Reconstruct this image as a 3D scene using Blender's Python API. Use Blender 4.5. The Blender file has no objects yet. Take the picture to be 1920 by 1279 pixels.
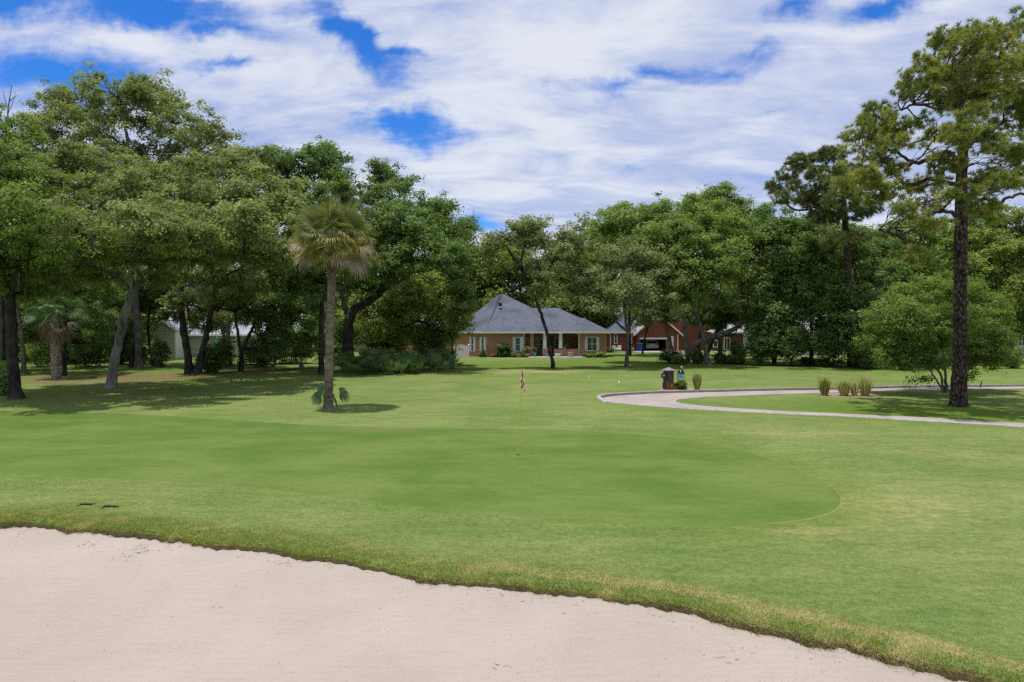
import bpy, math
import numpy as np

# ------------------------------------------------------------------ basics
sc = bpy.context.scene
col = sc.collection
PI = math.pi
F, CX, CY, H = 1280.0, 960.0, 639.5, 3.3
PITCH = math.atan((639.5 - 613.0) / F)
cP, sP = math.cos(PITCH), math.sin(PITCH)
rng = np.random.default_rng(11)


def ray(px, py):
    dx, dz = (px - CX) / F, -(py - CY) / F
    return np.array([dx, cP + dz * sP, -sP + dz * cP])


def gnd(px, py, z=0.0):
    d = ray(px, py)
    t = (z - H) / d[2]
    return np.array([d[0] * t, d[1] * t, z])


def at(px, py, Y):
    d = ray(px, py)
    t = Y / d[1]
    return np.array([d[0] * t, Y, H + d[2] * t])


# ------------------------------------------------------------------ objects
def tag(o, label=None, cat=None, group=None, kind=None):
    if label: o['label'] = label
    if cat: o['category'] = cat
    if group: o['group'] = group
    if kind: o['kind'] = kind
    return o


def empty(name, loc, label=None, cat=None, group=None):
    o = bpy.data.objects.new(name, None)
    o.empty_display_size = 0.2
    o.location = loc
    col.objects.link(o)
    return tag(o, label, cat, group)


def mesh_np(name, verts, faces, mat, parent=None, origin=None, tint=None, smooth=False, attrs=None):
    """faces: array (M,k), or a list of such arrays"""
    if not isinstance(faces, list): faces = [faces]
    faces = [np.asarray(f, dtype=np.int32) for f in faces if len(f)]
    verts = np.asarray(verts, dtype=np.float64)
    if origin is not None: verts = verts - np.asarray(origin)
    me = bpy.data.meshes.new(name)
    me.vertices.add(len(verts))
    me.vertices.foreach_set('co', verts.astype(np.float32).ravel())
    nl = sum(f.size for f in faces)
    nf = sum(len(f) for f in faces)
    me.loops.add(nl)
    me.loops.foreach_set('vertex_index', np.concatenate([f.ravel() for f in faces]))
    me.polygons.add(nf)
    starts, s = [], 0
    for f in faces:
        starts.append(s + np.arange(len(f)) * f.shape[1])
        s += f.size
    me.polygons.foreach_set('loop_start', np.concatenate(starts).astype(np.int32))
    if smooth:
        me.polygons.foreach_set('use_smooth', np.ones(nf, dtype=bool))
    if tint is not None:
        a = me.attributes.new('tint', 'FLOAT', 'FACE')
        a.data.foreach_set('value', np.asarray(tint, dtype=np.float32))
    if attrs:
        for k, v in attrs.items():
            a = me.attributes.new(k, 'FLOAT', 'POINT')
            a.data.foreach_set('value', np.asarray(v, dtype=np.float32))
    me.update(calc_edges=True)
    me.validate()
    if mat is not None: me.materials.append(mat)
    o = bpy.data.objects.new(name, me)
    col.objects.link(o)
    if parent is not None: o.parent = parent
    elif origin is not None: o.location = origin
    return o


class MB:
    """collects boxes, prisms, quads, lathes and bars into ONE mesh object"""
    def __init__(s):
        s.v, s.f = [], []

    def add(s, vs, fs):
        n = len(s.v)
        s.v += [tuple(float(c) for c in p) for p in vs]
        s.f += [tuple(n + i for i in f) for f in fs]
        return s

    def box(s, x0, x1, y0, y1, z0, z1):
        return s.add([(x0, y0, z0), (x1, y0, z0), (x1, y1, z0), (x0, y1, z0),
                      (x0, y0, z1), (x1, y0, z1), (x1, y1, z1), (x0, y1, z1)],
                     [(0, 3, 2, 1), (4, 5, 6, 7), (0, 1, 5, 4), (1, 2, 6, 5), (2, 3, 7, 6), (3, 0, 4, 7)])

    def bevbox(s, x0, x1, y0, y1, z0, z1, b):
        """box with its vertical edges and top edge chamfered"""
        def ring(i, z):
            return [(x0 + b + i, y0 + i, z), (x1 - b - i, y0 + i, z), (x1 - i, y0 + b + i, z), (x1 - i, y1 - b - i, z),
                    (x1 - b - i, y1 - i, z), (x0 + b + i, y1 - i, z), (x0 + i, y1 - b - i, z), (x0 + i, y0 + b + i, z)]
        vs = ring(0, z0) + ring(0, z1 - b) + ring(b, z1)
        fs = [tuple(range(7, -1, -1)), tuple(range(16, 24))]
        for k in (0, 8):
            for i in range(8):
                fs.append((k + i, k + (i + 1) % 8, k + 8 + (i + 1) % 8, k + 8 + i))
        return s.add(vs, fs)

    def quad(s, *p):
        return s.add(p, [tuple(range(len(p)))])

    def lathe(s, cx, cy, prof, k=14):
        vs, fs = [], []
        for r, z in prof:
            for i in range(k):
                a = 2 * PI * i / k
                vs.append((cx + r * math.cos(a), cy + r * math.sin(a), z))
        for j in range(len(prof) - 1):
            for i in range(k):
                fs.append((j * k + i, j * k + (i + 1) % k, (j + 1) * k + (i + 1) % k, (j + 1) * k + i))
        fs.append(tuple(range(k - 1, -1, -1)))
        fs.append(tuple((len(prof) - 1) * k + i for i in range(k)))
        return s.add(vs, fs)

    def bar(s, a, b, r, k=8):
        v, q = tubes([(np.array([a, b], float), np.array([r, r]))], k)
        n = len(s.v)
        s.v += [tuple(p) for p in v]
        s.f += [tuple(int(i) + n for i in f) for f in q]
        s.f += [tuple(n + i for i in range(k - 1, -1, -1)), tuple(n + k + i for i in range(k))]
        return s

    def rot(s, cx, cy, ang):
        c, n = math.cos(ang), math.sin(ang)
        s.v = [(cx + (x - cx) * c - (y - cy) * n, cy + (x - cx) * n + (y - cy) * c, z) for x, y, z in s.v]
        return s

    def build(s, name, mat, parent=None, origin=None, smooth=False):
        if parent is not None:
            origin = np.array(world_loc(parent))
        o0 = np.zeros(3) if origin is None else np.asarray(origin, float)
        me = bpy.data.meshes.new(name)
        me.from_pydata([tuple(np.array(p) - o0) for p in s.v], [], s.f)
        if smooth:
            me.polygons.foreach_set('use_smooth', np.ones(len(me.polygons), dtype=bool))
        me.update()
        me.materials.append(mat)
        o = bpy.data.objects.new(name, me)
        col.objects.link(o)
        if parent is not None: o.parent = parent
        elif origin is not None: o.location = o0
        return o


def world_loc(o):
    l = np.array(o.location)
    while o.parent is not None:
        o = o.parent
        l = l + np.array(o.location)
    return l


def tubes(paths, k=6):
    V, Q, n = [], [], 0
    ang = np.arange(k) * 2 * PI / k
    ca, sa = np.cos(ang), np.sin(ang)
    for pts, rad in paths:
        pts = np.asarray(pts, float)
        rad = np.asarray(rad, float)
        m = len(pts)
        t = np.gradient(pts, axis=0)
        t /= np.linalg.norm(t, axis=1)[:, None] + 1e-9
        ref = np.array([0.31, 0.95, 0.05]) if abs(t[:, 1].mean()) < 0.8 else np.array([1.0, 0.05, 0.1])
        a = np.cross(t, ref)
        a /= np.linalg.norm(a, axis=1)[:, None] + 1e-9
        b = np.cross(t, a)
        ring = pts[:, None, :] + rad[:, None, None] * (a[:, None, :] * ca[None, :, None] + b[:, None, :] * sa[None, :, None])
        V.append(ring.reshape(-1, 3))
        i = np.arange(m - 1)[:, None] * k
        j = np.arange(k)[None, :]
        j2 = (j + 1) % k
        Q.append((np.stack([i + j, i + j2, i + k + j2, i + k + j], -1).reshape(-1, 4)) + n)
        n += m * k
    return np.concatenate(V), np.concatenate(Q)


def smoothpath(pts, n):
    """Catmull-Rom through rows of pts"""
    pts = np.asarray(pts, float)
    if len(pts) < 3:
        t = np.linspace(0, 1, n)[:, None]
        return pts[0] * (1 - t) + pts[-1] * t
    P = np.vstack([2 * pts[0] - pts[1], pts, 2 * pts[-1] - pts[-2]])
    u = np.linspace(0, len(pts) - 1 - 1e-6, n)
    i = u.astype(int)
    f = (u - i)[:, None]
    p0, p1, p2, p3 = P[i], P[i + 1], P[i + 2], P[i + 3]
    return 0.5 * (2 * p1 + (p2 - p0) * f + (2 * p0 - 5 * p1 + 4 * p2 - p3) * f ** 2 + (3 * p1 - p0 - 3 * p2 + p3) * f ** 3)


def runit(n, r=None):
    v = (r or rng).normal(size=(n, 3))
    return v / (np.linalg.norm(v, axis=1)[:, None] + 1e-9)


def norm(v):
    return v / (np.linalg.norm(v, axis=-1, keepdims=True) + 1e-9)


# ------------------------------------------------------------------ materials
def nt_new(name):
    m = bpy.data.materials.new(name)
    m.use_nodes = True
    nt = m.node_tree
    nt.nodes.clear()
    out = nt.nodes.new('ShaderNodeOutputMaterial')
    return m, nt, out


def N(nt, t, **kw):
    n = nt.nodes.new(t)
    for k, v in kw.items():
        if k.startswith('i_'):
            n.inputs[k[2:].replace('_', ' ')].default_value = v
        else:
            setattr(n, k, v)
    return n


def L(nt, a, b):
    nt.links.new(a, b)


def noise(nt, vec, scale, detail=4, rough=0.55, dist=0.0):
    n = N(nt, 'ShaderNodeTexNoise')
    n.inputs['Scale'].default_value = scale
    n.inputs['Detail'].default_value = detail
    n.inputs['Roughness'].default_value = rough
    n.inputs['Distortion'].default_value = dist
    if vec is not None: L(nt, vec, n.inputs['Vector'])
    return n.outputs['Fac']


def ramp(nt, fac, a, b):
    n = N(nt, 'ShaderNodeMapRange', interpolation_type='SMOOTHSTEP')
    n.inputs['From Min'].default_value = a
    n.inputs['From Max'].default_value = b
    L(nt, fac, n.inputs['Value'])
    return n.outputs['Result']


def mixc(nt, fac, a, b, mode='MIX'):
    n = N(nt, 'ShaderNodeMix', data_type='RGBA', blend_type=mode)
    for sock, v in ((n.inputs[0], fac), (n.inputs[6], a), (n.inputs[7], b)):
        if isinstance(v, (int, float)): sock.default_value = v
        elif isinstance(v, tuple): sock.default_value = (*v, 1)
        else: L(nt, v, sock)
    return n.outputs[2]


def mth(nt, op, a, b=None, c=None):
    n = N(nt, 'ShaderNodeMath', operation=op)
    for i, v in enumerate((a, b, c)):
        if v is None: continue
        if isinstance(v, (int, float)): n.inputs[i].default_value = v
        else: L(nt, v, n.inputs[i])
    return n.outputs[0]


def principled(nt, out, color, rough=0.8, spec=0.3, metal=0.0, normal=None):
    p = N(nt, 'ShaderNodeBsdfPrincipled')
    if isinstance(color, tuple): p.inputs['Base Color'].default_value = (*color, 1)
    else: L(nt, color, p.inputs['Base Color'])
    p.inputs['Roughness'].default_value = rough
    p.inputs['Specular IOR Level'].default_value = spec
    p.inputs['Metallic'].default_value = metal
    if normal is not None: L(nt, normal, p.inputs['Normal'])
    if out is not None: L(nt, p.outputs[0], out.inputs['Surface'])
    return p


def bump(nt, h, strength, dist):
    b = N(nt, 'ShaderNodeBump')
    b.inputs['Strength'].default_value = strength
    b.inputs['Distance'].default_value = dist
    L(nt, h, b.inputs['Height'])
    return b.outputs[0]


def pmat(name, c1, c2=None, scale=4.0, rough=0.8, spec=0.3, bmp=0.0, bdist=0.01, detail=6, metal=0.0):
    m, nt, out = nt_new(name)
    tc = N(nt, 'ShaderNodeTexCoord').outputs['Object']
    if c2 is None: c2 = tuple(0.8 * c for c in c1)
    f = noise(nt, tc, scale, detail, 0.65)
    c = mixc(nt, ramp(nt, f, 0.3, 0.7), c1, c2)
    nm = bump(nt, f, bmp, bdist) if bmp else None
    principled(nt, out, c, rough, spec, metal, nm)
    return m


def leafmat(name, dark, light, trans=0.38, rough=0.55, spec=0.16):
    m, nt, out = nt_new(name)
    a = N(nt, 'ShaderNodeAttribute', attribute_name='tint').outputs['Fac']
    c = mixc(nt, a, dark, light)
    p = principled(nt, None, c, rough, spec)
    t = N(nt, 'ShaderNodeBsdfTranslucent')
    tcol = mixc(nt, 1.0, c, (1.25, 1.3, 0.75), 'MULTIPLY')
    L(nt, tcol, t.inputs['Color'])
    mx = N(nt, 'ShaderNodeMixShader')
    mx.inputs[0].default_value = trans
    L(nt, p.outputs[0], mx.inputs[1])
    L(nt, t.outputs[0], mx.inputs[2])
    L(nt, mx.outputs[0], out.inputs['Surface'])
    return m


def barkmat(name, c1, c2, sxy=9.0, sz=1.6, bmp=0.9, bdist=0.03):
    m, nt, out = nt_new(name)
    tc = N(nt, 'ShaderNodeTexCoord').outputs['Object']
    mp = N(nt, 'ShaderNodeMapping')
    mp.inputs['Scale'].default_value = (sxy, sxy, sz)
    L(nt, tc, mp.inputs['Vector'])
    f = noise(nt, mp.outputs[0], 1.0, 6, 0.6, 0.6)
    g = noise(nt, tc, 1.3, 3, 0.5)
    c = mixc(nt, ramp(nt, f, 0.35, 0.65), c1, c2)
    c = mixc(nt, ramp(nt, g, 0.45, 0.75), c, tuple(min(1, 1.25 * (x + 0.02)) for x in c2))
    principled(nt, out, c, 0.9, 0.15, 0, bump(nt, f, bmp, bdist))
    return m


M = {}
M['oak_dark'] = leafmat('leaf_dark_green', (0.064, 0.118, 0.032), (0.215, 0.310, 0.088))
M['oak_olive'] = leafmat('leaf_olive', (0.100, 0.134, 0.042), (0.335, 0.385, 0.140))
M['oak_green'] = leafmat('leaf_green', (0.078, 0.138, 0.029), (0.275, 0.365, 0.090))
M['oak_yellow'] = leafmat('leaf_yellow_green', (0.115, 0.167, 0.034), (0.345, 0.397, 0.103))
M['oak_grey'] = leafmat('leaf_grey_green', (0.104, 0.136, 0.054), (0.290, 0.325, 0.140))
M['wood_back'] = leafmat('leaf_background', (0.065, 0.114, 0.025), (0.260, 0.325, 0.075))
M['myrtle'] = leafmat('leaf_fresh_green', (0.080, 0.142, 0.025), (0.240, 0.325, 0.070))
M['shrub'] = leafmat('leaf_shrub', (0.042, 0.084, 0.022), (0.130, 0.215, 0.060))
M['shrub_light'] = leafmat('leaf_shrub_light', (0.060, 0.110, 0.020), (0.200, 0.270, 0.060))
M['needle'] = leafmat('pine_needles', (0.092, 0.142, 0.032), (0.450, 0.450, 0.115), 0.3)
M['needle_far'] = leafmat('pine_needles_far', (0.084, 0.120, 0.038), (0.228, 0.258, 0.090), 0.3)
M['palm_green'] = leafmat('palm_frond_green', (0.100, 0.135, 0.050), (0.300, 0.320, 0.130), 0.25, 0.4)
M['palm_yellow'] = leafmat('palm_frond_yellow', (0.220, 0.200, 0.060), (0.480, 0.410, 0.130), 0.25)
M['palm_dead'] = leafmat('palm_frond_dead', (0.240, 0.185, 0.140), (0.540, 0.440, 0.350), 0.15, 0.8)
M['palm_dead_shaded'] = leafmat('palm_frond_dead_shaded', (0.110, 0.080, 0.055), (0.270, 0.215, 0.165), 0.15, 0.8)  # darker copy of the dead fronds, grove shade put into the colour
M['palm_flower'] = leafmat('palm_old_flowers', (0.280, 0.225, 0.220), (0.520, 0.440, 0.420), 0.15, 0.9)
M['palmetto'] = leafmat('palmetto_frond', (0.046, 0.100, 0.034), (0.160, 0.245, 0.085), 0.2, 0.35)
M['seedling'] = leafmat('palm_seedling_frond', (0.065, 0.125, 0.060), (0.190, 0.290, 0.150), 0.2, 0.4)
M['moss'] = leafmat('spanish_moss', (0.085, 0.095, 0.075), (0.180, 0.185, 0.150), 0.3, 0.9)
M['clump'] = leafmat('fountain_grass_blades', (0.095, 0.120, 0.024), (0.300, 0.325, 0.080), 0.3)
M['clump_tan'] = leafmat('fountain_grass_tan', (0.350, 0.305, 0.135), (0.680, 0.600, 0.320), 0.3)
M['white_flower'] = leafmat('white_blossom', (0.55, 0.57, 0.50), (0.80, 0.80, 0.76), 0.3)
M['pink_flower'] = leafmat('pink_blossom', (0.60, 0.10, 0.14), (0.75, 0.25, 0.30), 0.3)
M['blade'] = leafmat('turf_blades', (0.155, 0.195, 0.028), (0.390, 0.430, 0.100), 0.35, 0.6, 0.15)
M['fringe'] = leafmat('fringe_blades', (0.095, 0.150, 0.035), (0.260, 0.310, 0.095), 0.3, 0.8, 0.0)
M['clipping'] = leafmat('clipping_blades', (0.120, 0.130, 0.035), (0.300, 0.300, 0.090), 0.3, 0.7)
M['bark'] = barkmat('bark_dark', (0.013, 0.011, 0.010), (0.046, 0.041, 0.037))
M['bark_grey'] = barkmat('bark_grey', (0.080, 0.075, 0.068), (0.215, 0.205, 0.188))
M['bark_mid'] = barkmat('bark_mid', (0.055, 0.048, 0.040), (0.150, 0.135, 0.115))
M['bark_pine'] = barkmat('bark_pine', (0.018, 0.012, 0.010), (0.095, 0.066, 0.056), 6.0, 2.4, 1.0, 0.07)
m_, nt_, out_ = nt_new('bark_pine_plates')
tc_ = N(nt_, 'ShaderNodeTexCoord').outputs['Object']
mp_ = N(nt_, 'ShaderNodeMapping'); mp_.inputs['Scale'].default_value = (9, 9, 3.6); L(nt_, tc_, mp_.inputs['Vector'])
wv_ = N(nt_, 'ShaderNodeTexNoise'); wv_.inputs['Scale'].default_value = 1.7; L(nt_, mp_.outputs[0], wv_.inputs['Vector'])
va_ = N(nt_, 'ShaderNodeVectorMath', operation='ADD'); L(nt_, mp_.outputs[0], va_.inputs[0]); L(nt_, wv_.outputs['Color'], va_.inputs[1])
vo_ = N(nt_, 'ShaderNodeTexVoronoi', feature='DISTANCE_TO_EDGE'); vo_.inputs['Scale'].default_value = 1.0; L(nt_, va_.outputs[0], vo_.inputs['Vector'])
vc_ = N(nt_, 'ShaderNodeTexVoronoi'); vc_.inputs['Scale'].default_value = 1.0; L(nt_, va_.outputs[0], vc_.inputs['Vector'])
fl_ = noise(nt_, mp_.outputs[0], 3.0, 5, 0.7)
c_ = mixc(nt_, vc_.outputs['Color'], (0.060, 0.038, 0.031), (0.150, 0.112, 0.098))
c_ = mixc(nt_, ramp(nt_, fl_, 0.55, 0.7), c_, (0.20, 0.165, 0.150))
c_ = mixc(nt_, ramp(nt_, vo_.outputs['Distance'], 0.02, 0.16), (0.012, 0.008, 0.007), c_)
principled(nt_, out_, c_, 0.95, 0.1, 0, bump(nt_, ramp(nt_, vo_.outputs['Distance'], 0.0, 0.25), 1.0, 0.04))
M['bark_plates'] = m_
M['bark_palm'] = barkmat('bark_palm', (0.085, 0.062, 0.046), (0.220, 0.178, 0.140), 5.0, 12.0, 0.6, 0.015)
M['twig'] = barkmat('twig_grey', (0.110, 0.100, 0.090), (0.240, 0.225, 0.205))
M['white'] = pmat('white_paint', (0.78, 0.78, 0.76), (0.70, 0.70, 0.68), 3, 0.5)
M['trim'] = pmat('trim_offwhite', (0.66, 0.62, 0.56), (0.58, 0.54, 0.48), 2, 0.6)
M['vinyl'] = pmat('white_vinyl', (0.72, 0.68, 0.74), (0.66, 0.62, 0.68), 2, 0.5)
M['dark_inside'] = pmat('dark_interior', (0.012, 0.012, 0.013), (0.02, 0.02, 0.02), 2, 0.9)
M['concrete'] = pmat('concrete', (0.42, 0.40, 0.37), (0.34, 0.32, 0.30), 3, 0.9)
M['blue_bin'] = pmat('blue_plastic', (0.012, 0.050, 0.190), (0.014, 0.058, 0.22), 2, 0.5)
M['terracotta'] = pmat('clay_pot', (0.46, 0.36, 0.29), (0.38, 0.29, 0.23), 6, 0.8)
M['teal'] = pmat('teal_fabric', (0.03, 0.30, 0.36), (0.05, 0.40, 0.46), 3, 0.8)
M['silver'] = pmat('silver_car_paint', (0.42, 0.37, 0.31), (0.40, 0.35, 0.30), 1, 0.35, 0.5)
M['rubber'] = pmat('black_rubber', (0.015, 0.015, 0.016), (0.02, 0.02, 0.02), 3, 0.7)
M['red_lamp'] = pmat('red_lamp_plastic', (0.35, 0.02, 0.02), (0.3, 0.02, 0.02), 3, 0.3)
M['brown_panel'] = pmat('dark_brown_panel', (0.052, 0.036, 0.030), (0.080, 0.055, 0.046), 5, 0.6, 0.35, 0.3, 0.004)
M['red_brown'] = pmat('red_brown_wood', (0.150, 0.050, 0.034), (0.200, 0.072, 0.048), 5, 0.7)
M['metal_roof'] = pmat('weathered_metal_cap', (0.175, 0.160, 0.185), (0.24, 0.22, 0.25), 6, 0.5, 0.5)
M['black_metal'] = pmat('black_metal', (0.014, 0.018, 0.020), (0.024, 0.028, 0.030), 4, 0.4, 0.5)
M['sign_green'] = pmat('sign_dark_green', (0.006, 0.040, 0.040), (0.010, 0.052, 0.050), 3, 0.4, 0.4)
M['sign_white'] = pmat('sign_white', (0.75, 0.78, 0.78), (0.70, 0.73, 0.73), 3, 0.5)
M['sign_digit'] = pmat('sign_digit_mint', (0.34, 0.74, 0.62), (0.30, 0.70, 0.58), 3, 0.5)
M['sign_plate'] = pmat('sign_plate_grey', (0.60, 0.58, 0.64), (0.50, 0.48, 0.54), 9, 0.5)
M['orange'] = pmat('orange_plastic', (0.75, 0.26, 0.08), (0.7, 0.22, 0.07), 4, 0.5)
M['yellow_green'] = pmat('yellow_green_paint', (0.36, 0.38, 0.04), (0.30, 0.32, 0.04), 4, 0.6)
M['towel'] = pmat('dark_green_cloth', (0.008, 0.050, 0.035), (0.012, 0.070, 0.050), 8, 0.95)
M['flag_pole'] = pmat('yellow_fibreglass', (0.62, 0.48, 0.015), (0.55, 0.42, 0.012), 3, 0.35, 0.4)
M['red_cloth'] = pmat('red_cloth', (0.50, 0.010, 0.025), (0.42, 0.008, 0.02), 6, 0.8)
M['white_cloth'] = pmat('white_cloth', (0.78, 0.76, 0.78), (0.70, 0.68, 0.70), 6, 0.8)
M['stone'] = pmat('pale_stone', (0.46, 0.42, 0.36), (0.32, 0.29, 0.25), 5, 0.9, 0.2, 0.6, 0.03)
M['mulch'] = pmat('mulch', (0.220, 0.130, 0.085), (0.400, 0.290, 0.200), 14, 0.95, 0.1, 0.8, 0.03, 8)
M['straw'] = pmat('pine_straw', (0.190, 0.085, 0.052), (0.330, 0.190, 0.120), 6, 0.95, 0.1, 0.8, 0.02, 8)
M['door_brown'] = pmat('door_brown', (0.05, 0.03, 0.02), (0.07, 0.04, 0.03), 3, 0.5)


def glassmat(name, c):
    m, nt, out = nt_new(name)
    principled(nt, out, c, 0.08, 0.6)
    return m


M['glass'] = glassmat('window_glass', (0.020, 0.045, 0.042))
M['glass_teal'] = glassmat('window_glass_teal', (0.020, 0.100, 0.120))


def brickmat(name, c1, c2, mortar):
    m, nt, out = nt_new(name)
    tc = N(nt, 'ShaderNodeTexCoord').outputs['Object']
    sp = N(nt, 'ShaderNodeSeparateXYZ')
    L(nt, tc, sp.inputs[0])
    cb = N(nt, 'ShaderNodeCombineXYZ')
    L(nt, mth(nt, 'ADD', sp.outputs[0], sp.outputs[1]), cb.inputs[0])
    L(nt, sp.outputs[2], cb.inputs[1])
    b = N(nt, 'ShaderNodeTexBrick')
    b.inputs['Color1'].default_value = (*c1, 1)
    b.inputs['Color2'].default_value = (*c2, 1)
    b.inputs['Mortar'].default_value = (*mortar, 1)
    b.inputs['Scale'].default_value = 1.0
    b.inputs['Brick Width'].default_value = 0.23
    b.inputs['Row Height'].default_value = 0.076
    b.inputs['Mortar Size'].default_value = 0.008
    L(nt, cb.outputs[0], b.inputs['Vector'])
    f = noise(nt, tc, 0.8, 5, 0.6)
    c = mixc(nt, ramp(nt, f, 0.3, 0.75), b.outputs['Color'], tuple(0.72 * x for x in c1))
    principled(nt, out, c, 0.9, 0.15, 0, bump(nt, b.outputs['Fac'], -0.4, 0.008))
    return m


M['brick'] = brickmat('brick_brown', (0.430, 0.250, 0.165), (0.360, 0.200, 0.130), (0.41, 0.275, 0.20))
M['brick_red'] = brickmat('brick_red', (0.230, 0.070, 0.045), (0.165, 0.048, 0.032), (0.20, 0.13, 0.11))


def shinglemat(name, c1, c2):
    m, nt, out = nt_new(name)
    tc = N(nt, 'ShaderNodeTexCoord').outputs['Object']
    mp = N(nt, 'ShaderNodeMapping')
    mp.inputs['Scale'].default_value = (3.2, 3.2, 7.5)
    L(nt, tc, mp.inputs['Vector'])
    f = noise(nt, mp.outputs[0], 1.6, 3, 0.75)
    v = N(nt, 'ShaderNodeTexVoronoi')
    v.inputs['Scale'].default_value = 1.5
    L(nt, mp.outputs[0], v.inputs['Vector'])
    c = mixc(nt, ramp(nt, f, 0.32, 0.68), c1, c2)
    c = mixc(nt, 0.35, c, mixc(nt, v.outputs['Color'], c1, c2))
    g = noise(nt, tc, 0.35, 4, 0.6)
    c = mixc(nt, ramp(nt, g, 0.4, 0.8), c, tuple(0.8 * x for x in c1))
    principled(nt, out, c, 0.95, 0.1, 0, bump(nt, f, 0.5, 0.02))
    return m


M['shingle'] = shinglemat('roof_shingle_slate', (0.066, 0.074, 0.102), (0.150, 0.162, 0.205))
M['shingle_pale'] = shinglemat('roof_shingle_pale', (0.30, 0.31, 0.36), (0.44, 0.45, 0.50))


def sidingmat(name, c):
    m, nt, out = nt_new(name)
    tc = N(nt, 'ShaderNodeTexCoord').outputs['Object']
    sp = N(nt, 'ShaderNodeSeparateXYZ')
    L(nt, tc, sp.inputs[0])
    w = mth(nt, 'FRACT', mth(nt, 'MULTIPLY', sp.outputs[2], 5.0))
    g = noise(nt, tc, 1.5, 4)
    line = ramp(nt, w, 0.0, 0.16)
    cc = mixc(nt, ramp(nt, g, 0.3, 0.7), c, tuple(0.85 * x for x in c))
    cc = mixc(nt, line, tuple(0.45 * x for x in c), cc)
    principled(nt, out, cc, 0.6, 0.3, 0, bump(nt, w, -0.6, 0.02))
    return m


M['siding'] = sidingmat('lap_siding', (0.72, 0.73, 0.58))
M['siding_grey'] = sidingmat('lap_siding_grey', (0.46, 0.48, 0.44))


# turf: position driven so that every grass sheet continues its neighbour
def turfmat(name, a, b, fine, dry=None, attr=True, streak=1.0, bscale=45, bd=0.02):
    m, nt, out = nt_new(name)
    pos = N(nt, 'ShaderNodeNewGeometry').outputs['Position']
    big = noise(nt, pos, 0.22, 5, 0.62, 0.8)
    mp = N(nt, 'ShaderNodeMapping')
    mp.inputs['Scale'].default_value = (0.5, 1.3, 1)
    mp.inputs['Rotation'].default_value = (0, 0, 0.15)
    L(nt, pos, mp.inputs['Vector'])
    mid = noise(nt, mp.outputs[0], 0.9 * streak, 7, 0.65)
    sm = noise(nt, pos, bscale, 6, 0.75)
    sm2 = noise(nt, pos, 9, 5, 0.7)
    f = mth(nt, 'ADD', mth(nt, 'MULTIPLY', big, 0.55), mth(nt, 'MULTIPLY', mid, 0.45))
    c = mixc(nt, ramp(nt, f, 0.38, 0.62), a, b)
    if attr:
        dr = N(nt, 'ShaderNodeAttribute', attribute_name='dry').outputs['Fac']
        li = N(nt, 'ShaderNodeAttribute', attribute_name='litter').outputs['Fac']
        lu = N(nt, 'ShaderNodeAttribute', attribute_name='lush').outputs['Fac']
        c = mixc(nt, lu, c, (0.088, 0.146, 0.022))
        patch = noise(nt, pos, 2.2, 7, 0.7)
        df = mth(nt, 'MULTIPLY', ramp(nt, mth(nt, 'ADD', patch, mth(nt, 'MULTIPLY', dr, 0.45)), 0.55, 0.95), dr)
        c = mixc(nt, df, c, dry or (0.34, 0.29, 0.13))
        patch2 = noise(nt, pos, 0.7, 7, 0.7)
        lf = ramp(nt, mth(nt, 'ADD', patch2, mth(nt, 'MULTIPLY', li, 0.42)), 0.62, 0.86)
        lf = mth(nt, 'MULTIPLY', lf, ramp(nt, li, 0.05, 0.3))
        lcol = mixc(nt, ramp(nt, sm2, 0.35, 0.65), (0.085, 0.050, 0.030), (0.26, 0.17, 0.105))
        c = mixc(nt, lf, c, lcol)
    # fine speckle of individual shoots: darker thatch and paler tips
    k = mth(nt, 'ADD', mth(nt, 'MULTIPLY', ramp(nt, sm, 0.38, 0.62), 0.45), mth(nt, 'MULTIPLY', ramp(nt, sm2, 0.36, 0.64), 0.33))
    sm3 = noise(nt, mp.outputs[0], 3.2, 6, 0.75)
    k = mth(nt, 'ADD', k, mth(nt, 'MULTIPLY', ramp(nt, sm3, 0.36, 0.64), 0.22))
    lo = 1.0 - fine
    hi = 1.0 + fine
    mr = N(nt, 'ShaderNodeMapRange')
    mr.inputs['To Min'].default_value = lo
    mr.inputs['To Max'].default_value = hi
    L(nt, k, mr.inputs['Value'])
    cv = N(nt, 'ShaderNodeCombineXYZ')
    for i in range(3): L(nt, mr.outputs[0], cv.inputs[i])
    c = mixc(nt, 1.0, c, cv.outputs[0], 'MULTIPLY')
    principled(nt, out, c, 1.0, 0.0, 0, bump(nt, sm, 0.6, bd))
    return m


M['turf'] = turfmat('turf_grass', (0.118, 0.171, 0.048), (0.178, 0.212, 0.070), 0.45)
M['green'] = turfmat('green_grass', (0.083, 0.137, 0.028), (0.126, 0.173, 0.048), 0.20, attr=False, streak=0.7, bd=0.006)
M['collar'] = pmat('collar_grass', (0.215, 0.225, 0.065), (0.165, 0.195, 0.050), 5, 0.95, 0.1)
M['cover'] = pmat('cover_lid', (0.24, 0.21, 0.16), (0.16, 0.14, 0.11), 9, 0.9)


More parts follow.
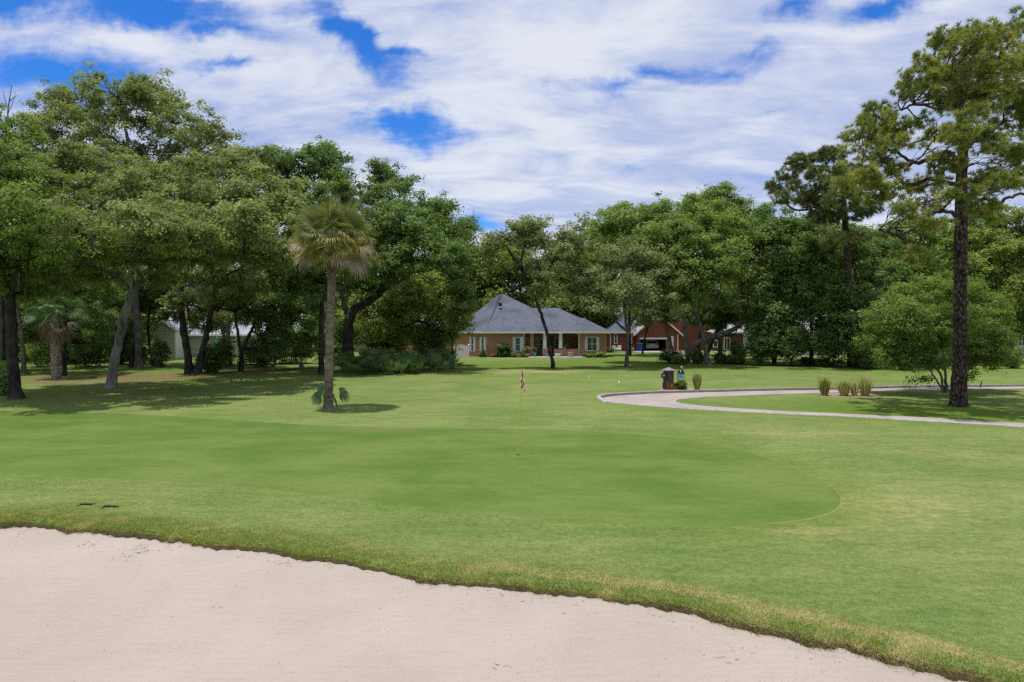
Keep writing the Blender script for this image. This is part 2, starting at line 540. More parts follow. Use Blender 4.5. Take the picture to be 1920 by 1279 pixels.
def sandmat():
    m, nt, out = nt_new('bunker_sand')
    pos = N(nt, 'ShaderNodeNewGeometry').outputs['Position']
    a = noise(nt, pos, 0.5, 5, 0.6)
    b = noise(nt, pos, 60, 5, 0.8)
    mp = N(nt, 'ShaderNodeMapping')
    mp.inputs['Scale'].default_value = (2.0, 9.0, 1)
    mp.inputs['Rotation'].default_value = (0, 0, -0.28)
    L(nt, pos, mp.inputs['Vector'])
    rk = noise(nt, mp.outputs[0], 1.6, 4, 0.6, 0.5)
    c = mixc(nt, ramp(nt, a, 0.3, 0.7), (0.400, 0.337, 0.294), (0.448, 0.384, 0.336))
    c = mixc(nt, mth(nt, 'MULTIPLY', ramp(nt, b, 0.52, 0.72), 0.35), c, (0.300, 0.235, 0.195))
    c = mixc(nt, mth(nt, 'MULTIPLY', ramp(nt, b, 0.28, 0.46), -0.5), c, (0.5, 0.45, 0.42))
    v = N(nt, 'ShaderNodeTexVoronoi')
    v.inputs['Scale'].default_value = 5.5
    L(nt, pos, v.inputs['Vector'])
    sp = ramp(nt, v.outputs['Distance'], 0.075, 0.045)
    c = mixc(nt, mth(nt, 'MULTIPLY', sp, 0.7), c, (0.15, 0.105, 0.08))
    v2 = N(nt, 'ShaderNodeTexVoronoi')
    v2.inputs['Scale'].default_value = 17
    L(nt, pos, v2.inputs['Vector'])
    c = mixc(nt, mth(nt, 'MULTIPLY', ramp(nt, v2.outputs['Distance'], 0.20, 0.12), mth(nt, 'MULTIPLY', ramp(nt, noise(nt, pos, 1.1, 4), 0.4, 0.6), 0.5)), c, (0.22, 0.165, 0.13))
    h = mth(nt, 'ADD', mth(nt, 'MULTIPLY', b, 0.35), mth(nt, 'MULTIPLY', rk, 1.0))
    principled(nt, out, c, 0.95, 0.1, 0, bump(nt, h, 0.8, 0.05))
    return m


M['sand'] = sandmat()
M['dark_soil'] = pmat('shaded_lip_soil', (0.050, 0.038, 0.020), (0.110, 0.085, 0.045), 18, 0.95, 0.1, 0.6, 0.02)  # dark tone stands for the shadow and grass under the bunker lip


def pathmat():
    m, nt, out = nt_new('path_concrete')
    pos = N(nt, 'ShaderNodeNewGeometry').outputs['Position']
    a = noise(nt, pos, 0.8, 6, 0.65)
    b = noise(nt, pos, 30, 5, 0.7)
    c = mixc(nt, ramp(nt, a, 0.3, 0.7), (0.290, 0.248, 0.226), (0.370, 0.325, 0.302))
    c = mixc(nt, mth(nt, 'MULTIPLY', ramp(nt, b, 0.45, 0.7), 0.35), c, (0.23, 0.19, 0.165))
    e = noise(nt, pos, 2.4, 7, 0.7)
    c = mixc(nt, mth(nt, 'MULTIPLY', ramp(nt, e, 0.62, 0.75), 0.5), c, (0.20, 0.16, 0.12))
    principled(nt, out, c, 0.9, 0.2, 0, bump(nt, b, 0.3, 0.006))
    return m


M['path'] = pathmat()
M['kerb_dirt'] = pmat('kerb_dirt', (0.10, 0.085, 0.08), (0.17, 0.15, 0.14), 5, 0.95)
M['kerb'] = pmat('kerb_concrete', (0.46, 0.43, 0.41), (0.28, 0.26, 0.25), 4, 0.9)

# ================================================================== GROUND
LIPX = [(-300, 1000), (-120, 992), (0, 990), (40, 987), (110, 998), (180, 1000), (240, 1007), (300, 1015), (400, 1033), (500, 1035),
        (540, 1047), (620, 1058), (700, 1075), (760, 1090), (850, 1100), (930, 1106), (1020, 1118), (1100, 1128), (1200, 1140),
        (1300, 1150), (1370, 1174), (1420, 1188), (1470, 1194), (1500, 1207), (1580, 1222), (1640, 1238), (1700, 1255), (1790, 1276),
        (1900, 1304)]
lw = np.array([gnd(*p, z=-0.085) for p in LIPX]) + np.array([0, 0.05, 0])
_lx = np.concatenate([[-2500, -40, -16], lw[:, 0], [7.0, 10.0, 40, 2500]])
_ly = np.concatenate([[lw[0, 1] - 1, lw[0, 1] - 1, lw[0, 1] - 0.4], lw[:, 1], [4.2, 2.5, 0, 0]])
# soften the polyline
_sx = np.arange(-20, 14, 0.05)
_sy = np.interp(_sx, _lx, _ly)
_k = np.hanning(9); _k /= _k.sum()
_sy = np.convolve(np.pad(_sy, 4, mode='edge'), _k, 'valid')
_sy = _sy + 0.018 * np.sin(_sx * 7.3 + 1.0) + 0.014 * np.sin(_sx * 13.1) + 0.012 * np.sin(_sx * 29.0 + 2) + 0.025 * np.sin(_sx * 2.1)


def ylip(x):
    x = np.asarray(x, float)
    return np.where((x > -20) & (x < 13.9), np.interp(x, _sx, _sy), np.interp(x, _lx, _ly))


def sstep(a, b, x):
    t = np.clip((np.asarray(x, float) - a) / (b - a), 0, 1)
    return t * t * (3 - 2 * t)


def nsum(x, y, s, seed=0):
    """cheap smooth pseudo noise, -1..1"""
    r = np.random.default_rng(seed)
    o = 0
    for i in range(7):
        a = r.uniform(0, 2 * PI); k = s * r.uniform(0.6, 2.2)
        o = o + np.sin(x * k * np.cos(a) + y * k * np.sin(a) + r.uniform(0, 6.28))
    return o / 7 * 1.6


DIPS = [gnd(158, 946), gnd(203, 950)]            # two sunken covers in the turf


GREEN = [(-420, 772), (-200, 771), (0, 773), (150, 774), (280, 778), (400, 786), (560, 796), (700, 801), (840, 803), (972, 804), (1100, 808), (1250, 819),
         (1350, 836), (1450, 863), (1520, 890), (1565, 920), (1577, 940), (1560, 960), (1500, 976), (1400, 986), (1300, 988), (1150, 983), (1000, 973),
         (800, 954), (600, 930), (480, 915), (330, 905), (150, 896), (0, 888), (-200, 880), (-420, 860), (-520, 810)]

GP = smoothpath(np.vstack([[gnd(*p) for p in GREEN], [gnd(*GREEN[0])]]), 700)[:-1]
k0, k1 = int(np.argmin(GP[:, 0])), int(np.argmax(GP[:, 0]))
ch1 = np.roll(GP, -k0, 0)[:(k1 - k0) % len(GP) + 1]
ch2 = np.roll(GP, -k1, 0)[:(k0 - k1) % len(GP) + 1][::-1]


def chain_y(ch, x):
    o = np.argsort(ch[:, 0], kind='stable')
    return np.interp(x, ch[o, 0], ch[o, 1])

def zground(x, d, y):
    dip = sstep(-15, -13, x) * (1 - sstep(8, 10, x)) * sstep(-16, -13, d)
    z = 0.035 * np.exp(-((d - 0.35) / 0.35) ** 2) - 0.03 * np.exp(-(d / 0.12) ** 2)
    z = z - dip * (0.07 * sstep(0.0, -0.05, d) + 0.45 * sstep(-0.05, -0.12, d))
    z = z * sstep(-18, -14, x) * (1 - sstep(9, 12, x))
    for c in DIPS:
        z = z - 0.07 * (np.abs(x - c[0]) < 0.14) * (np.abs(y - c[1]) < 0.11)
    return z


def grow(a, b, s, g, smax):
    o, v = [a], a
    while v < b:
        v += s
        s = min(s * g, smax)
        o.append(v)
    return o


xs = np.array([-v for v in grow(14, 2500, 0.12, 1.08, 400)][::-1] + list(np.arange(-13.88, 13.9, 0.12)) + grow(14, 2500, 0.12, 1.08, 400))
ds = np.array([-2500, -600, -200, -60, -25, -17, -16, -15, -14, -13, -10, -7, -4, -2, -1, -0.5, -0.25, -0.16, -0.12, -0.1, -0.08, -0.06, -0.05, -0.035, -0.02, 0,
               0.04, 0.08, 0.12, 0.16] + list(np.arange(0.22, 4, 0.06)) + grow(4.0, 45, 0.1, 1.01, 0.35) + grow(45.5, 3500, 0.5, 1.12, 400))
X, D = np.meshgrid(xs, ds)
Y = ylip(X) + D
Z = zground(X, D, Y)


def gz(px, py, rx, ry, x=None, y=None):
    c = gnd(px, py)
    return np.exp(-(((X if x is None else x) - c[0]) / rx) ** 2 - (((Y if y is None else y) - c[1]) / ry) ** 2)


dry = 0.75 * sstep(0.1, 0.35, D) * (1 - sstep(0.5, 1.15, D)) * sstep(-15, -13, X) * (0.55 + 0.5 * sstep(-4, 3, X))
dry = dry + 0.8 * gz(1010, 697, 4.0, 2.2) + 0.5 * gz(1480, 812, 3.5, 1.0) + 0.45 * gz(1800, 850, 3, 2.4) + 0.4 * gz(1500, 1000, 1.2, .5)
dry = dry + 0.4 * gz(820, 722, 2.0, 1.3) + 0.35 * gz(800, 785, 1.4, .35) + 0.35 * gz(1700, 950, 2.0, 1.5) + 0.5 * gz(180, 745, 5, 1.5)
dry = dry + 0.22 * (nsum(X, Y * 1.5, 0.5, 5) > 0.45) * (D > 3)
lush = 0.75 * gz(1600, 765, 4.5, 3.0) + 0.8 * gz(1850, 780, 4, 3.0) + 0.6 * gz(1600, 690, 14, 7) + 0.5 * gz(300, 700, 16, 9) + 0.55 * gz(960, 684, 15, 6)
lush = lush + 0.5 * gz(1150, 675, 8, 8) + 0.45 * sstep(0.1, 0.3, D) * (1 - sstep(0.5, 1.3, D)) * (D < 3)
gd = np.full(X.shape, 9.0)
near = (np.abs(X) < 14) & (Y > 6) & (Y < 34)
xn, yn = X[near], Y[near]
md = np.full(len(xn), 1e9)
for gp in GP[::6]: md = np.minimum(md, (xn - gp[0]) ** 2 + (yn - gp[1]) ** 2)
gd[near] = np.sqrt(md)
lush = lush + 0.55 * np.exp(-(gd / 0.8) ** 2) * (0.35 + 0.65 * sstep(-1, 5, X)) * (Y < 22)
litter = 0.9 * gz(60, 712, 6, 5) + 0.95 * gz(330, 706, 6, 4) + 0.7 * gz(120, 745, 3, 2) + 0.8 * gz(520, 690, 6, 6) + 0.8 * gz(760, 675, 9, 7) \
    + 0.5 * gz(220, 720, 5, 3) + 1.0 * sstep(78, 84, Y) * (X < -14) + 0.45 * sstep(62, 66, Y) * (X > 20)
litter = litter + 0.55 * gz(1797, 762, 0.7, 0.5) + 0.8 * (np.abs(D - 0.02) < 0.06) * (X > -14) * (X < 9)
nx, nd = len(xs), len(ds)
idx = np.arange(nx * nd).reshape(nd, nx)
quads = np.stack([idx[:-1, :-1], idx[:-1, 1:], idx[1:, 1:], idx[1:, :-1]], -1).reshape(-1, 4)
g = mesh_np('ground', np.stack([X, Y, Z], -1).reshape(-1, 3), quads, M['turf'], smooth=True,
            attrs={'dry': np.clip(dry, 0, 1).ravel(), 'lush': np.clip(lush, 0, 1).ravel(), 'litter': np.clip(0.62 * litter, 0, 1).ravel()})
tag(g, kind='structure')

# ---- sand
sx = np.arange(-16, 11.01, 0.16)
sd = np.concatenate([np.arange(-17, -3, 0.5), np.arange(-3, -0.4, 0.1), np.arange(-0.4, 0.031, 0.03)])
SX, SD = np.meshgrid(sx, sd)
SZ = -0.048 - 0.30 * (1 - np.exp(np.minimum(SD, 0) / 1.6)) + 0.02 * nsum(SX, SD, 1.6, 2) + 0.006 * nsum(SX, SD, 7, 3)
SZ = SZ - 0.03 * np.exp(-((SD + 0.12) / 0.09) ** 2) * (nsum(SX, SD * 0, 2.2, 9) > -0.2)
i2 = np.arange(SX.size).reshape(SX.shape)
q2 = np.stack([i2[:-1, :-1], i2[:-1, 1:], i2[1:, 1:], i2[1:, :-1]], -1).reshape(-1, 4)
tag(mesh_np('sand_bunker', np.stack([SX, ylip(SX) + SD, SZ], -1).reshape(-1, 3), q2, M['sand'], smooth=True), kind='structure')

# ---- face of the bunker lip, coloured dark for the shadow line under the turf
lx = np.arange(-13, 8.5, 0.03)
j = 0.004 * np.sin(lx * 31) + 0.004 * np.sin(lx * 53 + 1) + rng.normal(0, 0.003, len(lx))
prof = [(-0.012, -0.02), (-0.045, -0.045), (-0.058, -0.085), (-0.05, -0.16)]
V = np.concatenate([np.stack([lx, ylip(lx) + a + j, np.full_like(lx, b) + 0.4 * j], -1) for a, b in prof])
n = len(lx)
q = np.concatenate([np.stack([np.arange(n - 1) + k * n, np.arange(1, n) + k * n, np.arange(1, n) + (k + 1) * n, np.arange(n - 1) + (k + 1) * n], -1) for k in range(3)])
tag(mesh_np('bunker_lip_shaded', V, q, M['dark_soil'], smooth=True), kind='structure')


def sheet(name, px, z, mat, smoothn=None, kind='structure'):
    P = np.array([gnd(a, b) for a, b in px])
    if smoothn:
        P = smoothpath(np.vstack([P, P[:1]]), smoothn)[:-1]
        if smoothn > 500: P += rng.normal(0, 0.016, P.shape)
    P[:, 2] = z
    me = bpy.data.meshes.new(name)
    me.from_pydata([tuple(p) for p in P], [], [tuple(range(len(P)))])
    me.update()
    if me.polygons[0].normal.z < 0: me.flip_normals()
    me.materials.append(mat)
    o = bpy.data.objects.new(name, me)
    col.objects.link(o)
    return tag(o, kind=kind), P


# ---- putting green: one strip of quads between its far and near edges
u = np.linspace(0, PI, 620)
gx = GP[k0, 0] + (GP[k1, 0] - GP[k0, 0]) * (1 - np.cos(u)) / 2
ya, yb = chain_y(ch1, gx), chain_y(ch2, gx)
rag = np.random.default_rng(3).normal(0, .012, (2, len(gx)))
ya, yb = ya + rag[0] * np.sin(u), yb + rag[1] * np.sin(u)
v = [0, .004, .15, .35, .5, .65, .85, .996, 1]
GV = np.stack([np.stack([gx, yb + (ya - yb) * t, np.full_like(gx, .007 if 0 < t < 1 else -.004)], -1) for t in v])
GV[:, -1, 2] = GV[:, 0, 2] = -.004
ii = np.arange(GV.shape[0] * GV.shape[1]).reshape(GV.shape[:2])
gq = np.stack([ii[:-1, :-1], ii[:-1, 1:], ii[1:, 1:], ii[1:, :-1]], -1).reshape(-1, 4)
if ya.mean() < yb.mean(): gq = gq[:, ::-1]
tag(mesh_np('putting_green', GV.reshape(-1, 3), gq, M['green']), kind='structure')
# thin pale line of longer grass along the far and right hand edge
sel = np.vstack([np.stack([gx, ya, 0 * gx], -1)[gx > -6], np.stack([gx, yb, 0 * gx], -1)[gx > 3.6][::-1]])
sel = smoothpath(sel[::6], 300)
t = norm(np.gradient(sel, axis=0))
nn = np.stack([t[:, 1], -t[:, 0], 0 * t[:, 0]], -1)
w_ = (0.018 * sstep(0, 40, np.arange(300)) * (1 - sstep(270, 299, np.arange(300))) + .002)[:, None]
A_, B_ = sel - nn * w_, sel + nn * w_
C_ = sel.copy()
A_[:, 2] = B_[:, 2] = -0.002
C_[:, 2] = 0.013
q = np.stack([np.arange(299), np.arange(1, 300), np.arange(301, 600), np.arange(300, 599)], -1)
tag(mesh_np('green_collar', np.vstack([A_, C_, B_]), np.vstack([q, q + 300]), M['collar'], smooth=True), kind='structure')

# ---- cart path
UP = [(2300, 720), (1920, 725), (1800, 726.5), (1700, 727.5), (1560, 731), (1440, 733), (1340, 735.5), (1240, 738), (1180, 741), (1145, 743.5), (1127, 747)]
LO = [(1130, 750), (1150, 755), (1200, 760), (1250, 764), (1340, 769.5), (1440, 775), (1600, 782), (1700, 788), (1800, 793.5), (1920, 801), (2300, 826)]
INN = [(2300, 817), (1920, 794), (1800, 787), (1700, 781.5), (1600, 777), (1440, 769.5), (1340, 763), (1290, 758), (1268, 754), (1272, 750), (1300, 747), (1340, 744.5), (1440, 740.5),
       (1540, 737.5), (1700, 732.5), (1800, 730.5), (1920, 729), (2300, 723.5)]
up = smoothpath([gnd(*p) for p in UP], 60)
lo = smoothpath([gnd(*p) for p in LO], 160)
inn = smoothpath([gnd(*p) for p in INN], 240)
inn += rng.normal(0, .022, inn.shape); lo += rng.normal(0, .012, lo.shape)
P = np.vstack([up, lo, inn]); P[:, 2] = 0.012
me = bpy.data.meshes.new('cart_path')
me.from_pydata([tuple(p) for p in P], [], [tuple(range(len(P)))])
if me.polygons[0].normal.z < 0: me.flip_normals()
me.materials.append(M['path'])
o = bpy.data.objects.new('cart_path', me); col.objects.link(o); tag(o, kind='structure')


def kerb(line, w, h, side):
    t = norm(np.gradient(line, axis=0))
    nn = np.stack([-t[:, 1], t[:, 0], 0 * t[:, 0]], -1) * side
    pr = [(0, 0.0), (0, h), (w, h), (w, 0)]
    n = len(line)
    hf = (1 - sstep(0.9, 1.0, np.arange(n) / (n - 1)) * 0.85)[:, None]
    V = np.concatenate([line * [1, 1, 0] + nn * a + np.array([0, 0, z]) * hf for a, z in pr])
    q = np.concatenate([np.stack([np.arange(n - 1) + k * n, np.arange(1, n) + k * n, np.arange(1, n) + (k + 1) * n, np.arange(n - 1) + (k + 1) * n], -1) for k in range(3)])
    return V, q


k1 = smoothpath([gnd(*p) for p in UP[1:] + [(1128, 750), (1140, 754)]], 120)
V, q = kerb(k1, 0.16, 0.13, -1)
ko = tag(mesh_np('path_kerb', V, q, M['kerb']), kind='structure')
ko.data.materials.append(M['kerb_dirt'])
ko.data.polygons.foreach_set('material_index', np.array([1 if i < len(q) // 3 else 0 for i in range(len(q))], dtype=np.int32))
k2 = smoothpath([gnd(*p) for p in LO], 80)
V, q = kerb(k2, 0.10, 0.035, -1)
tag(mesh_np('path_edge', V, q, M['kerb']), kind='structure')

sheet('mulch_bed', [(1238, 730), (1250, 727), (1270, 728), (1300, 728), (1322, 731), (1325, 734), (1300, 735.2), (1260, 736.2), (1240, 736.5), (1232, 733)], 0.006, M['mulch'], 60)
sheet('mulch_ring', [(1538, 742), (1560, 738), (1600, 738), (1640, 739), (1648, 742), (1640, 744), (1590, 744.5), (1545, 744)], 0.006, M['mulch'], 60)
sheet('pine_straw_bed', [(866, 666.5), (930, 665), (988, 665), (990, 667.6), (960, 668.6), (910, 668.8), (870, 668.6)], 0.012, M['straw'], 40)

# ---- turf blades near the bunker edge
def blades(name, x, y, z, ln, wd, lean, mat, tint, up=1.0):
    n = len(x)
    a = rng.uniform(0, 2 * PI, n)
    P = np.stack([x, y, z], -1)
    s = np.stack([np.cos(a), np.sin(a), 0 * a], -1) * (wd / 2)[:, None]
    d = lean + np.stack([0 * a, 0 * a, np.full(n, up)], -1)
    d = norm(d) * ln[:, None]
    V = np.stack([P - s, P + s, P + d], 1).reshape(-1, 3)
    return mesh_np(name, V, np.arange(3 * n).reshape(-1, 3), mat, tint=tint)


n = 120000
x = rng.uniform(-10.5, 6.2, n)
d = np.abs(rng.normal(0, 0.55, n)) - 0.03
d[:26000] = rng.uniform(-0.05, 0.07, 26000)
keep = d < 1.7
x, d = x[keep], d[keep]
y = ylip(x) + d
z = zground(x, d, y) - 0.004
pt = nsum(x, y * 1.3, 3.2, 21) + 0.7 * nsum(x, y, 9, 22)
dz = np.interp(d, [0, .15, .45, .8, 1.7], [-.1, 0.1, .55, .35, -.3]) + 0.35 * sstep(-5, 3, x) - 0.15
isdry = (pt * 0.7 + dz + rng.normal(0, 0.35, len(x))) > 0.55
ln = rng.uniform(0.018, 0.046, len(x)) * np.interp(d, [0, .3, 1.0, 1.7], [1.25, 1.0, .6, .4]) * (1 + 0.35 * np.clip(pt, -1, 1))
lean = rng.normal(0, 0.55, (len(x), 3)) * [1, 1, 0.2]
edge = d < 0.05
lean[edge] += np.array([0, -1.2, -0.75]) * rng.uniform(0.2, 1.7, (edge.sum(), 1))
ln[edge] *= 1.25
tint = np.clip(rng.uniform(0, 0.7, len(x)) + 0.25 * pt, 0, 1)
w = rng.uniform(0.006, 0.011, len(x))
for nm, sel, mt in (('bunker_edge_grass', ~isdry, M['blade']), ('dry_bunker_edge_grass', isdry, M['clump_tan'])):
    o = blades(nm, x[sel], y[sel], z[sel], ln[sel], w[sel], lean[sel], mt, tint[sel])
    tag(o, 'ragged turf overhanging the far edge of the sand bunker' if nm[0] == 'b' else 'straw coloured dry turf along the sand bunker edge', 'grass', None, 'stuff')
# short mown shoots of the fringe between the bunker and the green
n = 210000
x = rng.uniform(-11.5, 7.5, n)
d = rng.uniform(0.5, 6.0, n) ** 1.0
y = ylip(x) + d
out_g = (y < chain_y(ch2 if ya.mean() > yb.mean() else ch1, x) - 0.03) | (x > GP[:, 0].max())
keep = out_g & (rng.random(n) < np.interp(d, [0.5, 1, 3, 6], [.5, 1, .8, .35])) & (np.abs(x) < 0.78 * y + 0.5)
x, d, y = x[keep], d[keep], y[keep]
z = zground(x, d, y) - .003
o = blades('fringe_turf', x, y, z, rng.uniform(.010, .022, len(x)), rng.uniform(.005, .009, len(x)), rng.normal(0, .8, (len(x), 3)) * [1, 1, .2], M['fringe'], np.clip(rng.uniform(0, 1, len(x)) + .2 * nsum(x, y, 1.2, 31), 0, 1))
tag(o, 'short mown fringe turf between the bunker and the green', 'grass', None, 'stuff')
# loose runners and clippings on the sand
spots = [(55, 1000, .20, 16), (165, 1020, .16, 22), (200, 1006, .18, 18), (262, 1036, .22, 30), (272, 1030, .16, 18), (265, 1024, .1, 10), (330, 1030, .14, 10), (520, 1056, .1, 8),
         (535, 1060, .1, 8), (612, 1065, .1, 10), (905, 1110, .18, 16), (940, 1232, .08, 5), (1370, 1215, .12, 6), (1380, 1225, .14, 7), (1520, 1225, .15, 9), (1715, 1266, .08, 16), (405, 1120, .05, 3),
         (1060, 1140, .14, 7), (700, 1080, .12, 7), (1250, 1162, .16, 10), (1000, 1127, .14, 9), (455, 1050, .1, 6)]
cx, cy, cl = [], [], []
for px, py, r, k in spots:
    c = gnd(px, py, -0.12)
    cx += list(c[0] + rng.normal(0, r, k)); cy += list(c[1] + rng.normal(0, r * 0.5, k)); cl += list(rng.uniform(0.03, 0.09, k))
cx, cy, cl = map(np.array, (cx, cy, cl))
sdv = cy - ylip(cx)
cz = -0.048 - 0.30 * (1 - np.exp(np.minimum(sdv, 0) / 1.6)) + 0.02 * nsum(cx, sdv, 1.6, 2) + 0.006 * nsum(cx, sdv, 7, 3) + 0.004
o = blades('grass_clippings', cx, cy, cz, cl, np.full(len(cx), 0.012), rng.normal(0, 1, (len(cx), 3)) * [1.5, 0.6, 0.1], M['clipping'], rng.uniform(0, 1, len(cx)), 0.15)
tag(o, 'loose grass clippings and runners on the bunker sand', 'grass clippings', None, 'stuff')
# ================================================================== VEGETATION
def leafquads(c, nrm, ln, wd, r):
    n = len(c)
    t = norm(np.cross(nrm, r.normal(size=(n, 3))))
    b = np.cross(nrm, t)
    hl, hw = (ln * 0.5)[:, None], (wd * 0.5)[:, None]
    up = nrm * (wd * 0.12)[:, None]
    V = np.stack([c - t * hl, c + b * hw + up, c + t * hl, c - b * hw + up], 1).reshape(-1, 3)
    return V, np.arange(4 * n).reshape(-1, 4)


WAVES = np.random.default_rng(5)


def clump_centres(blobs, cr, dens, r, bottom=0.5, gaps=False):
    dens = dens * (1.45 if gaps else 1.0)
    C, O, own = [], [], []
    for i, (c, rx, ry, rz) in enumerate(blobs):
        area = 4 * PI * ((rx * ry) ** 1.6 / 3 + (rx * rz) ** 1.6 / 3 + (ry * rz) ** 1.6 / 3) ** (1 / 1.6)
        k = max(5, int(dens * area / (cr * cr * 2.3)))
        d = runit(k, r)
        d = d[(d[:, 2] > -0.35) | (r.random(len(d)) < bottom)]
        k = len(d)
        f = 1 - 0.55 * r.random(k) ** 1.7
        f = f * np.where(r.random(k) < 0.14, r.uniform(1.05, 1.28, k), 1.0)
        lump = 1 + 0.22 * np.sin(d[:, 0] * 5 + i * 2.1) * np.sin(d[:, 1] * 4 + i) + 0.16 * np.sin(d[:, 2] * 7 + d[:, 0] * 6 + i * 1.3)
        p = np.asarray(c) + d * np.array([rx, ry, rz]) * (f * lump)[:, None]
        g = 0
        for w_ in range(6):
            kv = runit(1, WAVES)[0] * (2 * PI / (cr * WAVES.uniform(3.2, 6.5)))
            g = g + np.sin(p @ kv + WAVES.uniform(0, 6.28))
        ok = (g > -0.95) if gaps else np.ones(k, bool)
        C.append(p[ok])
        O.append(d[ok])
        own.append(np.full(int(ok.sum()), i))
    return np.concatenate(C), np.concatenate(O), np.concatenate(own)


def foliage(cc, out, cr, per, ln, r, upb=0.85, outb=0.45):
    k = len(cc)
    sz = cr * r.uniform(0.65, 1.3, k)
    cnt = np.maximum(6, (per * (sz / cr) ** 1.5 * r.uniform(0.6, 1.3, k)).astype(int))
    i = np.repeat(np.arange(k), cnt)
    n = len(i)
    off = r.normal(size=(n, 3)) * np.array([0.45, 0.45, 0.26]) * sz[i][:, None]
    c = cc[i] + off
    nr = norm(runit(n, r) + np.array([0, 0, upb]) + outb * out[i] + 0.4 * off / sz[i][:, None])
    tint = np.clip(0.62 * r.random(k)[i] + 0.6 * r.random(n) - 0.1, 0, 1)
    l = ln * r.uniform(0.65, 1.35, n)
    V, Q = leafquads(c, nr, l, l * r.uniform(0.42, 0.62, n), r)
    return V, Q, tint


def limbpath(p0, p1, r0, r1, r, n=7, arch=0.25, wig=0.06):
    p0, p1 = np.asarray(p0, float), np.asarray(p1, float)
    ln = np.linalg.norm(p1 - p0)
    mid = 0.5 * (p0 + p1) + np.array([0, 0, arch * 0.3 * ln]) + r.normal(0, wig, 3) * ln
    q = p0 * 0.7 + p1 * 0.3 + np.array([0, 0, -0.02 * ln]) + r.normal(0, wig, 3) * ln * 0.7
    pts = smoothpath([p0, q, mid, p1], n)
    return pts, np.linspace(r0, r1, n) ** 1.0


